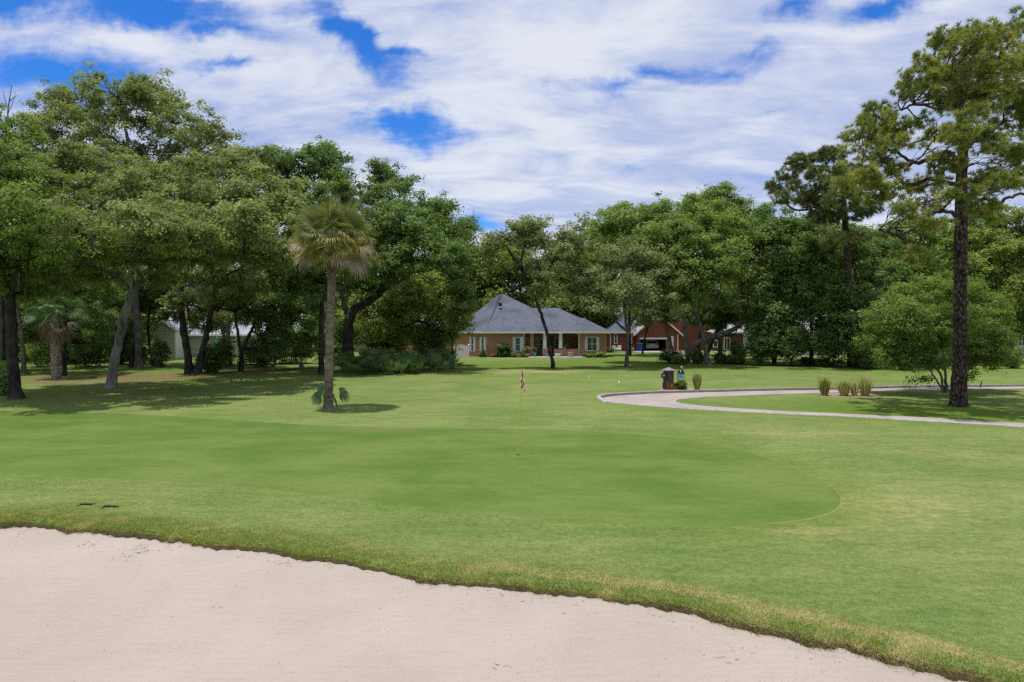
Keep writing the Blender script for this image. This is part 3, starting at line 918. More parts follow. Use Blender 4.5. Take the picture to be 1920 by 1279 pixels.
def tree(name, label, cat, base, trunks, blobs, leaf, bark='bark', seed=0, dens=1.0, per=42, ln=None, cr=None, twigs=0.45,
         bottom=0.5, group=None, moss=0, limbs=(), depth=1.0, upb=0.85, flowers=None, limb_r=0.42):
    """base: ground pixel; trunks/limbs: lists of pixel rows (px, py, width_px[, dy]); blobs: (px, py, rx, ry[, dy[, depth factor]])"""
    r = np.random.default_rng(seed + 1000)
    B = gnd(*base)
    Yb = B[1]
    root = empty(name, B, label, cat, group)
    ln = ln or max(0.10, 0.0041 * Yb)
    cr = cr or max(0.36, 0.0104 * Yb)
    dens *= 1.25
    per *= 1.65

    def path3(rows, first):
        P, Rr = [], []
        for i, q in enumerate(rows):
            dy = q[3] if len(q) > 3 else 0
            p = at(q[0], q[1], Yb + dy)
            if first and i == 0: p = np.array([B[0] + (q[0] - base[0]) * Yb / F, Yb + dy, -0.08])
            P.append(p); Rr.append(q[2] * (0.28 if first else 0.35) * (Yb + dy) / F)
        n = 5 * len(P)
        S = smoothpath(P, n)
        R_ = np.interp(np.linspace(0, 1, n), np.linspace(0, 1, len(Rr)), Rr)
        S[1:-1] += r.normal(0, 0.02, (n - 2, 3)) * np.array([1, 1, 0.3])
        R_ = R_ * (1 + 0.06 * r.normal(size=n))
        if first:
            zz = S[:, 2]
            R_ = R_ * (1 + 0.35 * np.exp(-np.maximum(zz, 0) / 0.3))
        return S, np.maximum(R_, 0.012)

    tp = [path3(t, True) for t in trunks]
    lp = [path3(t, False) for t in limbs]
    bl = []
    for q in blobs:
        dy = q[4] if len(q) > 4 else 0
        df = q[5] if len(q) > 5 else depth
        s = (Yb + dy) / F
        bl.append((at(q[0], q[1], Yb + dy), q[2] * s * 1.08, max(q[2], q[3]) * s * df, q[3] * s * 1.05))
    cc, out, own = clump_centres(bl, cr, dens, r, bottom, True)
    paths = list(tp) + list(lp)
    fork = np.concatenate([p[int(len(p) * 0.55):] for p, _ in tp] + [p[2:] for p, _ in lp])
    fr = np.concatenate([q[int(len(q) * 0.55):] for _, q in tp] + [q[2:] for _, q in lp])
    tw = []
    for i, (c, rx, ry, rz) in enumerate(bl):
        c2 = c - np.array([0, 0, 0.25 * rz])
        dd = np.linalg.norm(fork - c2, axis=1) + 0.6 * np.maximum(0, fork[:, 2] - c2[2])
        k = int(np.argmin(dd))
        r0 = max(0.02, min(fr[k] * 0.8, limb_r * fr[k] + 0.02))
        if dd[k] > 0.3:
            p, q = limbpath(fork[k], c2, r0, max(0.012, r0 * 0.45), r, 8)
            paths.append((p, q))
        else:
            p = np.array([fork[k], c2])
        ids = np.where(own == i)[0]
        ids = ids[r.random(len(ids)) < twigs]
        for a in ids:
            s0 = p[r.integers(len(p) // 2, len(p))]
            tw.append(limbpath(s0, cc[a], max(0.018, r0 * 0.36), 0.009, r, 6, 0.15, 0.10))
    V, Q = tubes(paths, 8)
    mesh_np('trunk', V, Q, M[bark], root, B, smooth=True)
    if tw:
        V, Q = tubes(tw, 3)
        tag(mesh_np('branches', V, Q, M[bark], root, B), kind='stuff')
    V, Q, t = foliage(cc, out, cr, per, ln, r, upb)
    mesh_np('crown', V, Q, M[leaf], root, B, tint=t)
    if flowers:
        k = flowers[4] if len(flowers) > 4 else 40
        p = at(flowers[0], flowers[1], Yb) + r.normal(0, 1, (k, 3)) * np.array([flowers[2], 0.8 * flowers[2], flowers[3]]) * Yb / F
        V, Q, t = foliage(p, np.tile([0, -0.5, 0.6], (k, 1)), 0.10, 14, 0.07, r)
        mesh_np('blossom', V, Q, M['white_flower'], root, B, tint=t)
    if moss:
        low = cc[(cc[:, 2] < np.percentile(cc[:, 2], 45))]
        pk = low[r.integers(0, len(low), moss)]
        k = 14
        p = np.repeat(pk, k, 0) + r.normal(0, 0.16, (moss * k, 3)) * [1, 1, .5]
        h = r.uniform(0.35, 1.3, moss).repeat(k) * r.uniform(0.4, 1, moss * k)
        a = r.uniform(0, 2 * PI, moss * k)
        s = np.stack([np.cos(a), np.sin(a), 0 * a], -1) * 0.03
        dn = np.stack([r.normal(0, .06, moss * k), r.normal(0, .06, moss * k), -h], -1)
        V = np.stack([p - s, p + s, p + s * 0.8 + dn * 0.6, p + dn], 1).reshape(-1, 3)
        tag(mesh_np('hanging_moss', V, np.arange(len(V)).reshape(-1, 4), M['moss'], root, B, tint=r.random(moss * k)), kind='stuff')
    return root


# ------------------------------------------------------------------ left grove
OAK = 'oak tree'
tree('oak_tree', 'dark straight trunked oak nearest the viewer at the left edge', OAK, (30, 748),
     [[(30, 748, 40), (25, 700, 34), (22, 640, 33), (18, 560, 32), (6, 470, 28), (-10, 400, 20)]],
     [(-60, 330, 90, 80, 0), (40, 350, 75, 60, 1), (15, 262, 60, 55, 2), (75, 440, 60, 45, -1), (-40, 450, 90, 60, -2), (-80, 240, 80, 70, 2), (20, 420, 60, 45, -3), (60, 500, 50, 28, 0), (-20, 520, 70, 30, -1), (40, 400, 70, 50, -5), (100, 470, 50, 30, -4), (60, 545, 45, 20, 1)],
     'oak_green', 'bark', 1, moss=30, dens=1.1)
tree('oak_tree', 'leaning pale grey trunked oak forking at the left of the lawn', OAK, (208, 728),
     [[(208, 728, 34), (213, 690, 29), (222, 645, 27), (236, 585, 27), (250, 545, 28), (258, 522, 26)]],
     [(130, 420, 85, 60, -2), (240, 375, 85, 60, -3), (325, 425, 75, 50, -4), (180, 330, 80, 55, 1), (95, 335, 70, 50, 0), (200, 455, 80, 38, -5), (385, 465, 55, 42, -3), (55, 465, 55, 38, -3),
      (300, 350, 70, 50, -1), (270, 480, 60, 28, -2), (140, 490, 60, 28, -1), (120, 440, 80, 45, -7), (260, 430, 80, 45, -8), (340, 440, 60, 40, -7), (40, 430, 70, 45, -7), (170, 520, 50, 22, 1), (90, 520, 50, 22, 0), (300, 520, 40, 18, 1)],
     'oak_olive', 'bark_grey', 2, moss=50, dens=1.05,
     limbs=[[(258, 522, 22), (248, 490, 18), (240, 450, 14), (232, 400, 9)], [(256, 528, 22), (280, 503, 18), (312, 487, 14), (335, 465, 9)],
            [(248, 548, 12), (218, 517, 9), (182, 505, 7), (140, 498, 4)]])
tree('oak_tree', 'tallest oak with an open rounded dome and bare limbs showing against sky', OAK, (262, 692),
     [[(262, 692, 22), (255, 560, 20), (246, 440, 22), (240, 355, 15)]],
     [(105, 240, 45, 42, 0), (150, 192, 52, 34, 1), (215, 172, 60, 30, -1), (285, 182, 52, 34, 1), (345, 222, 45, 38, 0), (395, 265, 42, 36, 0), (180, 245, 42, 26, -3), (320, 240, 35, 25, -3),
      (255, 205, 45, 28, 3), (425, 300, 30, 30), (90, 300, 45, 36, 1), (150, 300, 40, 30, 2), (370, 320, 40, 30, 1), (410, 250, 25, 20), (130, 225, 30, 25, -2), (215, 285, 40, 26, 3), (290, 290, 45, 28, 4), (340, 280, 35, 26, 3), (250, 330, 60, 30, 5), (170, 330, 45, 25, 3), (330, 330, 45, 25, 4), (270, 240, 40, 22, 4), (200, 225, 40, 22, 3)],
     'oak_olive', 'bark_mid', 3, dens=0.95, per=36, bottom=0.2, twigs=0.6, depth=1.1,
     limbs=[[(240, 355, 13), (226, 318, 11), (195, 292, 8), (172, 262, 4)], [(232, 320, 10), (240, 275, 9), (232, 225, 6), (226, 190, 3)], [(246, 400, 13), (280, 330, 12), (276, 292, 8), (252, 262, 4)],
            [(281, 325, 11), (305, 288, 9), (322, 258, 6), (332, 228, 3)], [(283, 320, 9), (330, 305, 7), (370, 285, 5), (400, 262, 3)], [(246, 420, 11), (300, 360, 9), (345, 330, 6), (390, 320, 3)], [(240, 360, 9), (190, 330, 7), (150, 300, 5), (110, 270, 3)]])
tree('oak_tree', 'spreading olive oak with twin black trunks joined at the ground', OAK, (362, 702),
     [[(356, 702, 30), (352, 665, 24), (343, 610, 21), (338, 550, 19), (345, 480, 15), (360, 430, 11)], [(370, 702, 28), (383, 645, 20), (396, 585, 17), (408, 515, 14), (430, 460, 10)]],
     [(420, 330, 62, 46, -3), (480, 372, 65, 50, -7), (400, 400, 70, 50, -9), (520, 420, 46, 50, -10), (440, 460, 75, 45, -11), (350, 365, 55, 42, -1), (505, 475, 42, 40, -12), (330, 470, 40, 35, -7), (470, 310, 40, 32, -1), (380, 520, 45, 22, -4),
      (540, 370, 25, 30, -6), (460, 420, 60, 40, -14), (370, 450, 55, 35, -13), (480, 530, 50, 22, -2), (540, 480, 30, 40, -5), (430, 555, 50, 14, 0), (340, 560, 34, 14, 0), (400, 588, 36, 14, 6), (455, 598, 36, 12, 6), (510, 592, 30, 14, 6), (355, 600, 22, 14, 5)],
     'oak_olive', 'bark', 4, moss=60, dens=1.1)
tree('oak_tree', 'deep green oak with a lumpy top rising above the cabbage palm', OAK, (603, 703),
     [[(603, 703, 20), (602, 640, 18), (604, 560, 16), (600, 470, 14), (600, 400, 12)]],
     [(520, 300, 30, 22, 3), (575, 315, 42, 36, 2), (610, 300, 38, 34, 3), (640, 350, 36, 40, 2), (600, 390, 60, 45, 0), (555, 385, 45, 40, 1), (580, 450, 55, 45, -2), (640, 440, 45, 45, -1), (545, 510, 45, 40, -1), (600, 540, 50, 30, 0), (540, 330, 35, 28, 3), (650, 500, 40, 35, 0)],
     'oak_dark', 'bark', 5, dens=1.15, moss=30)
tree('oak_tree', 'dark oak right of the cabbage palm with a bent limb over the palmettos', OAK, (655, 692),
     [[(655, 692, 44), (652, 650, 37), (654, 605, 33), (662, 580, 30)]],
     [(700, 425, 62, 46, -3), (765, 425, 60, 42, -3), (828, 430, 40, 46, -1), (850, 490, 34, 46, -2), (715, 372, 46, 30, 0), (792, 480, 62, 42, -5), (652, 455, 45, 42, -2), (725, 500, 46, 28, -4), (862, 550, 20, 32, -1),
      (715, 325, 26, 26, 2), (757, 345, 22, 15, 2), (690, 345, 22, 25, 2), (825, 388, 24, 14, 0), (872, 420, 10, 12), (780, 390, 40, 25, 0), (690, 540, 30, 20, -1)],
     'oak_dark', 'bark', 6, dens=1.15, moss=20,
     limbs=[[(662, 580, 27), (690, 566, 22), (713, 547, 20), (730, 500, 15), (748, 465, 9)], [(713, 548, 12), (745, 530, 10), (778, 508, 5)], [(655, 600, 18), (640, 545, 14), (640, 480, 9)]])
tree('small_tree', 'low yellow green tree arching over the palmettos left of the brick house', 'tree', (832, 686),
     [[(832, 686, 15), (822, 650, 13), (810, 622, 12), (798, 606, 11), (782, 603, 9), (765, 610, 6)]],
     [(755, 560, 46, 30, -1), (815, 562, 38, 32, -1), (715, 580, 38, 24, 0), (785, 535, 42, 26, 1), (845, 590, 22, 30, 0), (690, 560, 26, 24, 0), (740, 600, 34, 18, 1), (850, 545, 16, 24), (700, 620, 36, 20, 3), (745, 635, 34, 18, 4), (820, 612, 26, 18, 2), (845, 625, 14, 20, 1), (665, 600, 30, 26, 3), (785, 622, 32, 15, 2), (860, 606, 14, 14, 0), (812, 634, 26, 14, 3)],
     'oak_yellow', 'bark', 7, dens=1.1)
tree('understory_oak', 'thin dark bent trunk just right of the leaning grey oak', OAK, (246, 690),
     [[(246, 690, 15), (250, 650, 13), (262, 615, 12), (258, 575, 11), (250, 540, 8)]],
     [(245, 535, 40, 26, 0), (285, 545, 34, 24, 1), (215, 560, 28, 20, 1), (270, 575, 26, 14, 3), (225, 600, 26, 20, 5), (240, 635, 24, 18, 6)], 'oak_dark', 'bark', 8, moss=24)
tree('understory_oak', 'slim straight dark trunk left of the cream siding house', OAK, (287, 687),
     [[(287, 687, 10), (281, 650, 9), (278, 610, 8), (284, 565, 7)]],
     [(290, 548, 34, 22, 0), (262, 560, 26, 18, 1), (320, 572, 26, 18, 0), (345, 595, 20, 14, 1)], 'oak_dark', 'bark', 9, moss=40)
tree('understory_oak', 'forked black trunk right of the cream siding house window', OAK, (452, 697),
     [[(452, 697, 15), (452, 665, 13), (446, 625, 9), (442, 590, 7), (458, 560, 6)]],
     [(450, 548, 46, 28, 0), (492, 568, 34, 24, 0), (420, 560, 30, 20, -1), (505, 600, 34, 22, 1), (470, 590, 26, 12, 1), (525, 570, 30, 30, 1), (540, 615, 36, 26, 3), (575, 580, 34, 30, 3), (500, 640, 30, 18, 5), (580, 640, 36, 22, 5)], 'oak_dark', 'bark', 10, moss=40,
     limbs=[[(453, 660, 10), (466, 632, 9), (478, 605, 7), (484, 580, 5)]])
tree('understory_oak', 'brown trunk leaning in front of the pale metal roof', OAK, (434, 687),
     [[(434, 687, 14), (424, 650, 11), (414, 600, 10), (406, 555, 9)], [(434, 687, 8), (430, 640, 8), (428, 590, 8), (426, 550, 7)]],
     [(405, 535, 46, 26, 0), (450, 525, 40, 26, 1), (370, 550, 26, 20, 1), (378, 590, 26, 16, 1), (425, 575, 30, 12, 1), (395, 612, 26, 10, 2)], 'oak_grey', 'bark_mid', 11, moss=70)
tree('understory_oak', 'brown trunk behind the front oak at the left edge', OAK, (47, 702),
     [[(47, 702, 17), (44, 660, 14), (38, 610, 12), (30, 560, 10)]],
     [(40, 540, 55, 30, 0), (90, 545, 45, 28, 1), (-20, 560, 50, 28, 1), (70, 590, 40, 24, 4), (10, 610, 40, 22, 3), (60, 630, 36, 18, 6)], 'oak_dark', 'bark_mid', 12, moss=24)
tree('understory_oak', 'dark trunk hugging the shaggy cabbage palm at left', OAK, (120, 706),
     [[(120, 706, 15), (120, 660, 13), (122, 600, 12), (130, 540, 10)]],
     [(130, 520, 55, 30, 0), (175, 545, 40, 26, 2), (90, 515, 45, 28, 2), (165, 590, 36, 24, 4), (190, 615, 34, 20, 6), (150, 640, 34, 18, 8)], 'oak_dark', 'bark', 13, moss=24)
tree('understory_oak', 'thin dark trunk at the right end of the palmetto thicket', OAK, (849, 692),
     [[(849, 692, 8), (848, 650, 7), (850, 615, 6), (854, 590, 5)]],
     [(858, 590, 20, 22, 0), (872, 600, 14, 14, -0.5), (868, 575, 18, 16, 0), (874, 614, 11, 9, -0.5), (866, 552, 16, 18, 0.5)], 'oak_yellow', 'bark', 14)

# ------------------------------------------------------------------ centre and right
tree('oak_tree', 'curved slender oak standing in front of the slate roof', OAK, (1038, 692),
     [[(1038, 692, 14), (1033, 660, 12), (1027, 630, 11), (1018, 600, 11), (1011, 578, 11), (1002, 555, 10), (987, 522, 9)]],
     [(925, 432, 22, 16, 1), (955, 440, 32, 22, 0), (992, 432, 32, 20, 0), (930, 462, 26, 16, 0), (1008, 458, 28, 18, 0), (1062, 445, 26, 20, 1), (1050, 482, 30, 22, 0), (1085, 455, 18, 22, 1), (1008, 540, 26, 24, -1), (1030, 512, 24, 22, -1), (1000, 505, 26, 24, -1),
      (975, 425, 20, 10, 1), (1090, 490, 22, 20, 1)],
     'oak_grey', 'bark', 15, dens=0.85, per=34,
     limbs=[[(987, 522, 8), (962, 482, 7), (944, 452, 5)], [(990, 528, 8), (978, 498, 6), (982, 468, 5), (988, 440, 3)], [(1004, 562, 8), (1028, 522, 7), (1036, 492, 5), (1056, 452, 4)]])
tree('oak_tree', 'upright oak with greyish sparse twigs between the two brick houses', OAK, (1175, 689),
     [[(1175, 689, 15), (1176, 655, 11), (1177, 620, 11), (1173, 600, 9), (1172, 560, 7)]],
     [(1110, 520, 44, 32, -1), (1160, 492, 46, 36, 0), (1212, 505, 46, 36, -1), (1122, 572, 40, 22, -2), (1192, 552, 50, 32, -3), (1250, 535, 36, 32, -1), (1082, 545, 28, 22, 0), (1238, 572, 36, 20, -2), (1150, 545, 36, 25, -2), (1185, 470, 36, 20, 1)],
     'oak_grey', 'bark_mid', 16, dens=0.85, per=34, twigs=0.9,
     limbs=[[(1177, 622, 7), (1160, 608, 6), (1148, 590, 5), (1132, 560, 4)], [(1178, 615, 8), (1192, 590, 7), (1202, 558, 6), (1200, 520, 4)], [(1174, 600, 7), (1168, 560, 6), (1178, 505, 4)]])
tree('oak_tree', 'broad bright green oak crown with its mossy trunk flaring on the lawn', OAK, (1328, 686),
     [[(1328, 686, 22), (1323, 655, 15), (1317, 625, 13), (1309, 597, 12), (1300, 565, 10)]],
     [(1165, 425, 46, 28, 4), (1235, 410, 50, 30, 4), (1320, 402, 46, 30, 3), (1150, 460, 42, 32, 4), (1220, 460, 62, 38, 1), (1300, 450, 62, 45, 0), (1365, 445, 42, 40, 1), (1265, 505, 52, 38, -2), (1340, 500, 52, 46, -3), (1285, 545, 50, 28, -2), (1200, 500, 40, 30, 1)],
     'oak_green', 'bark_mid', 17, dens=1.15, moss=20,
     limbs=[[(1309, 597, 10), (1292, 555, 8), (1275, 510, 5)], [(1318, 600, 9), (1345, 565, 7), (1355, 520, 4)]])
tree('oak_tree', 'pale barked oak with one thick limb arching low to the right', OAK, (1290, 681),
     [[(1290, 681, 15), (1287, 650, 12), (1284, 610, 11), (1276, 585, 10), (1262, 560, 7)]],
     [(1395, 545, 26, 24, -1), (1375, 505, 44, 32, -1), (1415, 490, 26, 42, 0), (1335, 560, 36, 22, -1), (1420, 550, 18, 24, -1), (1255, 560, 36, 22, 0), (1400, 440, 32, 25, 1), (1395, 580, 14, 10, -2)],
     'oak_olive', 'bark_grey', 18, dens=1.1,
     limbs=[[(1288, 668, 12), (1302, 648, 14), (1322, 634, 15), (1350, 628, 15), (1378, 616, 14), (1396, 600, 12), (1404, 578, 9), (1400, 550, 6)], [(1284, 615, 9), (1296, 595, 7), (1318, 570, 5)]])
tree('oak_tree', 'dark trunked oak beside the open garage door', OAK, (1262, 668),
     [[(1262, 668, 14), (1256, 640, 13), (1250, 610, 12), (1246, 585, 9)]],
     [(1235, 575, 40, 20, 0), (1270, 560, 36, 24, 1), (1210, 585, 26, 16, -1), (1285, 590, 26, 14, 0), (1225, 600, 26, 9, 1), (1262, 595, 22, 10, 1)], 'oak_grey', 'bark_mid', 19, moss=16)
tree('understory_oak', 'thin crooked tree in front of the open garage', OAK, (1204, 664),
     [[(1204, 664, 6), (1208, 642, 6), (1214, 618, 6), (1222, 600, 5)]],
     [(1212, 598, 26, 14, 0), (1240, 590, 24, 14, 1)], 'oak_grey', 'bark', 20, moss=10)
tree('oak_tree', 'oak with its dark double trunk behind the blossoming shrub', OAK, (1318, 676),
     [[(1312, 676, 12), (1310, 640, 11), (1320, 600, 9)], [(1322, 676, 10), (1340, 630, 9), (1362, 590, 7)]],
     [(1340, 575, 42, 22, 0), (1380, 565, 32, 20, 1), (1300, 580, 34, 18, 0), (1330, 600, 30, 14, 2), (1420, 590, 26, 22, 2), (1440, 620, 22, 22, 2), (1370, 590, 24, 12, 3), (1392, 600, 30, 12, 4), (1345, 588, 30, 12, 4), (1345, 606, 26, 12, 3), (1290, 600, 24, 12, 2)], 'oak_dark', 'bark', 21, moss=20)
tree('tall_oak', 'tallest green oak top between the slate roof and the pines', OAK, (1350, 668),
     [[(1350, 668, 14), (1348, 560, 12), (1346, 440, 10), (1345, 390, 8)]],
     [(1345, 362, 28, 18, 0), (1312, 378, 24, 14, 0), (1380, 388, 28, 18, 0), (1402, 402, 25, 18, 0), (1350, 402, 44, 26, 0), (1330, 440, 50, 30, 1), (1290, 395, 25, 15, 1), (1395, 440, 35, 30, 1)],
     'oak_green', 'bark', 22, dens=1.0)
tree('tall_oak', 'rounded green oak top just right of the sky gap', OAK, (1180, 668),
     [[(1180, 668, 12), (1180, 560, 11), (1184, 440, 9)]],
     [(1165, 402, 30, 18, 0), (1212, 398, 28, 16, 0), (1240, 390, 18, 11, 0), (1190, 430, 50, 28, 0), (1140, 440, 34, 28, 1), (1120, 475, 24, 26, 1), (1250, 420, 35, 25, 1)],
     'oak_green', 'bark', 23, dens=1.05)
tree('broadleaf_tree', 'dark tree to the right of the arching limb', 'tree', (1452, 684),
     [[(1452, 684, 14), (1450, 640, 12), (1452, 560, 10), (1450, 480, 8)]],
     [(1445, 445, 34, 26, 1), (1470, 485, 38, 34, 0), (1440, 530, 32, 32, -1), (1482, 560, 36, 34, 0), (1450, 600, 34, 28, -1), (1430, 420, 22, 18, 2), (1440, 640, 34, 26, -1), (1470, 620, 30, 30, 0), (1420, 600, 24, 30, 1), (1490, 520, 36, 36, 2), (1460, 420, 30, 20, 2), (1480, 405, 26, 16, 3), (1440, 392, 18, 14, 3), (1510, 425, 26, 18, 3)], 'oak_dark', 'bark', 24, dens=1.15, bottom=0.8)
tree('broadleaf_tree', 'dense dark tree standing in front of the pale roof', 'tree', (1520, 685),
     [[(1520, 685, 14), (1522, 640, 12), (1520, 560, 10), (1516, 490, 8)]],
     [(1510, 470, 36, 28, 1), (1540, 510, 40, 36, 0), (1500, 540, 32, 32, 0), (1545, 575, 36, 34, -1), (1535, 450, 30, 22, 2), (1500, 600, 26, 20, 1), (1530, 630, 36, 26, -1), (1490, 640, 30, 24, 0), (1560, 610, 30, 34, 0), (1505, 430, 34, 18, 3), (1570, 470, 30, 26, 3), (1545, 418, 26, 16, 4), (1580, 435, 30, 18, 4)], 'oak_dark', 'bark', 25, dens=1.05, bottom=0.7)
tree('broadleaf_tree', 'dense dark tree below the smaller pine', 'tree', (1610, 688),
     [[(1610, 688, 16), (1608, 640, 14), (1606, 560, 12), (1604, 500, 9)]],
     [(1600, 480, 40, 28, 2), (1640, 520, 40, 36, 1), (1590, 550, 36, 36, 0), (1625, 590, 42, 40, -1), (1585, 620, 34, 34, -1), (1650, 470, 36, 25, 3), (1620, 650, 40, 30, -1), (1630, 440, 34, 18, 5), (1665, 450, 30, 16, 5), (1600, 445, 24, 14, 4)], 'oak_dark', 'bark', 26, dens=1.15, bottom=0.9)
tree('broadleaf_tree', 'green tree filling the gap left of the large pine trunk', 'tree', (1720, 680),
     [[(1720, 680, 16), (1718, 600, 13), (1716, 500, 10)]],
     [(1700, 440, 40, 24, 1), (1740, 470, 46, 34, 0), (1690, 495, 40, 32, 0), (1760, 440, 34, 22, 2), (1725, 530, 46, 34, -1), (1675, 545, 32, 36, 0), (1780, 500, 34, 32), (1660, 600, 34, 36, 1), (1690, 640, 40, 30, 1), (1750, 600, 40, 36, 2), (1790, 560, 36, 36, 1), (1670, 445, 30, 22, 3), (1820, 450, 36, 28, 3), (1830, 500, 36, 36, 3), (1700, 425, 28, 12, 4), (1755, 428, 30, 12, 4), (1840, 415, 34, 22, 4)], 'oak_green', 'bark', 27, dens=1.1)
tree('broadleaf_tree', 'light green tree at the right edge behind the pine trunk', 'tree', (1880, 680),
     [[(1880, 680, 18), (1878, 600, 15), (1876, 500, 10)]],
     [(1850, 440, 38, 32, 1), (1900, 420, 42, 34, 1), (1890, 480, 48, 38, -1), (1845, 510, 34, 36, 0), (1930, 500, 46, 46, 0), (1900, 550, 48, 38, -1), (1850, 570, 34, 34, 0), (1930, 590, 46, 38, 0), (1960, 440, 46, 40, 0), (1890, 610, 40, 30, 0)],
     'oak_yellow', 'bark', 28, dens=1.1)
tree('crepe_myrtle', 'broad multi stemmed flowering tree beside the large pine trunk', 'tree', (1775, 737),
     [[(1768, 737, 8), (1764, 705, 7), (1752, 680, 6), (1735, 640, 5)], [(1775, 737, 10), (1772, 700, 8), (1768, 650, 7), (1765, 600, 5)], [(1782, 737, 9), (1788, 700, 7), (1800, 660, 6), (1815, 610, 5)], [(1772, 737, 6), (1756, 712, 5), (1742, 692, 4)]],
     [(1690, 600, 52, 34, -1), (1660, 640, 38, 28, -0.5), (1740, 560, 52, 36, 0.5), (1800, 545, 52, 36, 1), (1850, 590, 46, 38, 0.5), (1760, 620, 58, 36, -2), (1720, 650, 46, 22, -1), (1830, 640, 52, 30, 0), (1870, 650, 28, 25, 1), (1640, 615, 18, 14), (1715, 715, 10, 5, -1), (1745, 712, 12, 6, -1), (1815, 705, 12, 6, 0), (1680, 672, 40, 18, -1), (1725, 684, 30, 14, -1), (1655, 655, 26, 18, -1), (1825, 678, 36, 16, 0), (1865, 672, 26, 18, 0), (1700, 560, 34, 24, 0), (1820, 600, 40, 30, -1)],
     'myrtle', 'bark_mid', 29, dens=1.25, per=44, ln=0.115, cr=0.36, flowers=(1672, 580, 26, 12, 26), group=None)

# ------------------------------------------------------------------ background woodland (one far mass)
r = np.random.default_rng(77)
cc, oo = [], []
def wood(x0, x1, y0, y1, h0, h1, step):
    for x in np.arange(x0, x1, step):
        yy = r.uniform(y0, y1); h = r.uniform(h0, h1)
        for k in range(10):
            z = (k + r.uniform(0.2, .9)) / 10.5 * h
            rr = r.uniform(1.9, 3.1) * (1.1 - 0.35 * z / h)
            c, o_, _ = clump_centres([((x + r.normal(0, step * 0.5), yy + r.normal(0, 2), z), rr, rr, rr * 0.85)], 0.9, 1.15, r, 0.5)
            cc.append(c); oo.append(o_)
wood(-75, -36, 66, 74, 11, 15, 2.8)
wood(-62, -13, 92, 100, 14, 19, 3.0)
wood(-15, 14, 104, 112, 18, 21, 3.0)
wood(-16, 13, 97, 101, 13, 16, 2.6)
wood(12, 62, 112, 120, 17, 22, 3.3)
wood(36, 75, 92, 98, 12, 17, 3.2)
wood(50, 90, 72, 80, 11, 16, 3.2)
wood(-100, -60, 60, 90, 14, 18, 3.6)
cc, oo = np.concatenate(cc), np.concatenate(oo)
V, Q, t = foliage(cc, oo, 1.0, 30, 0.44, r)
o = mesh_np('background_woodland', V, Q, M['wood_back'], tint=t)
tag(o, 'dense far woodland closing the view behind the houses', 'woodland', None, 'stuff')


# ------------------------------------------------------------------ pines
def needles(c, ax, ln, per, r, wdt=0.014):
    k = len(c)
    i = np.repeat(np.arange(k), per)
    n = len(i)
    d = norm(runit(n, r) * 0.95 + ax[i] * 0.9)
    s = norm(np.cross(d, r.normal(size=(n, 3)))) * wdt
    l = (ln * r.uniform(0.7, 1.15, n))[:, None]
    p = c[i] + d * 0.02
    e = p + d * l + np.array([0, 0, -0.12]) * l
    return np.stack([p - s, p + s, e], 1).reshape(-1, 3), np.arange(3 * n).reshape(-1, 3), i


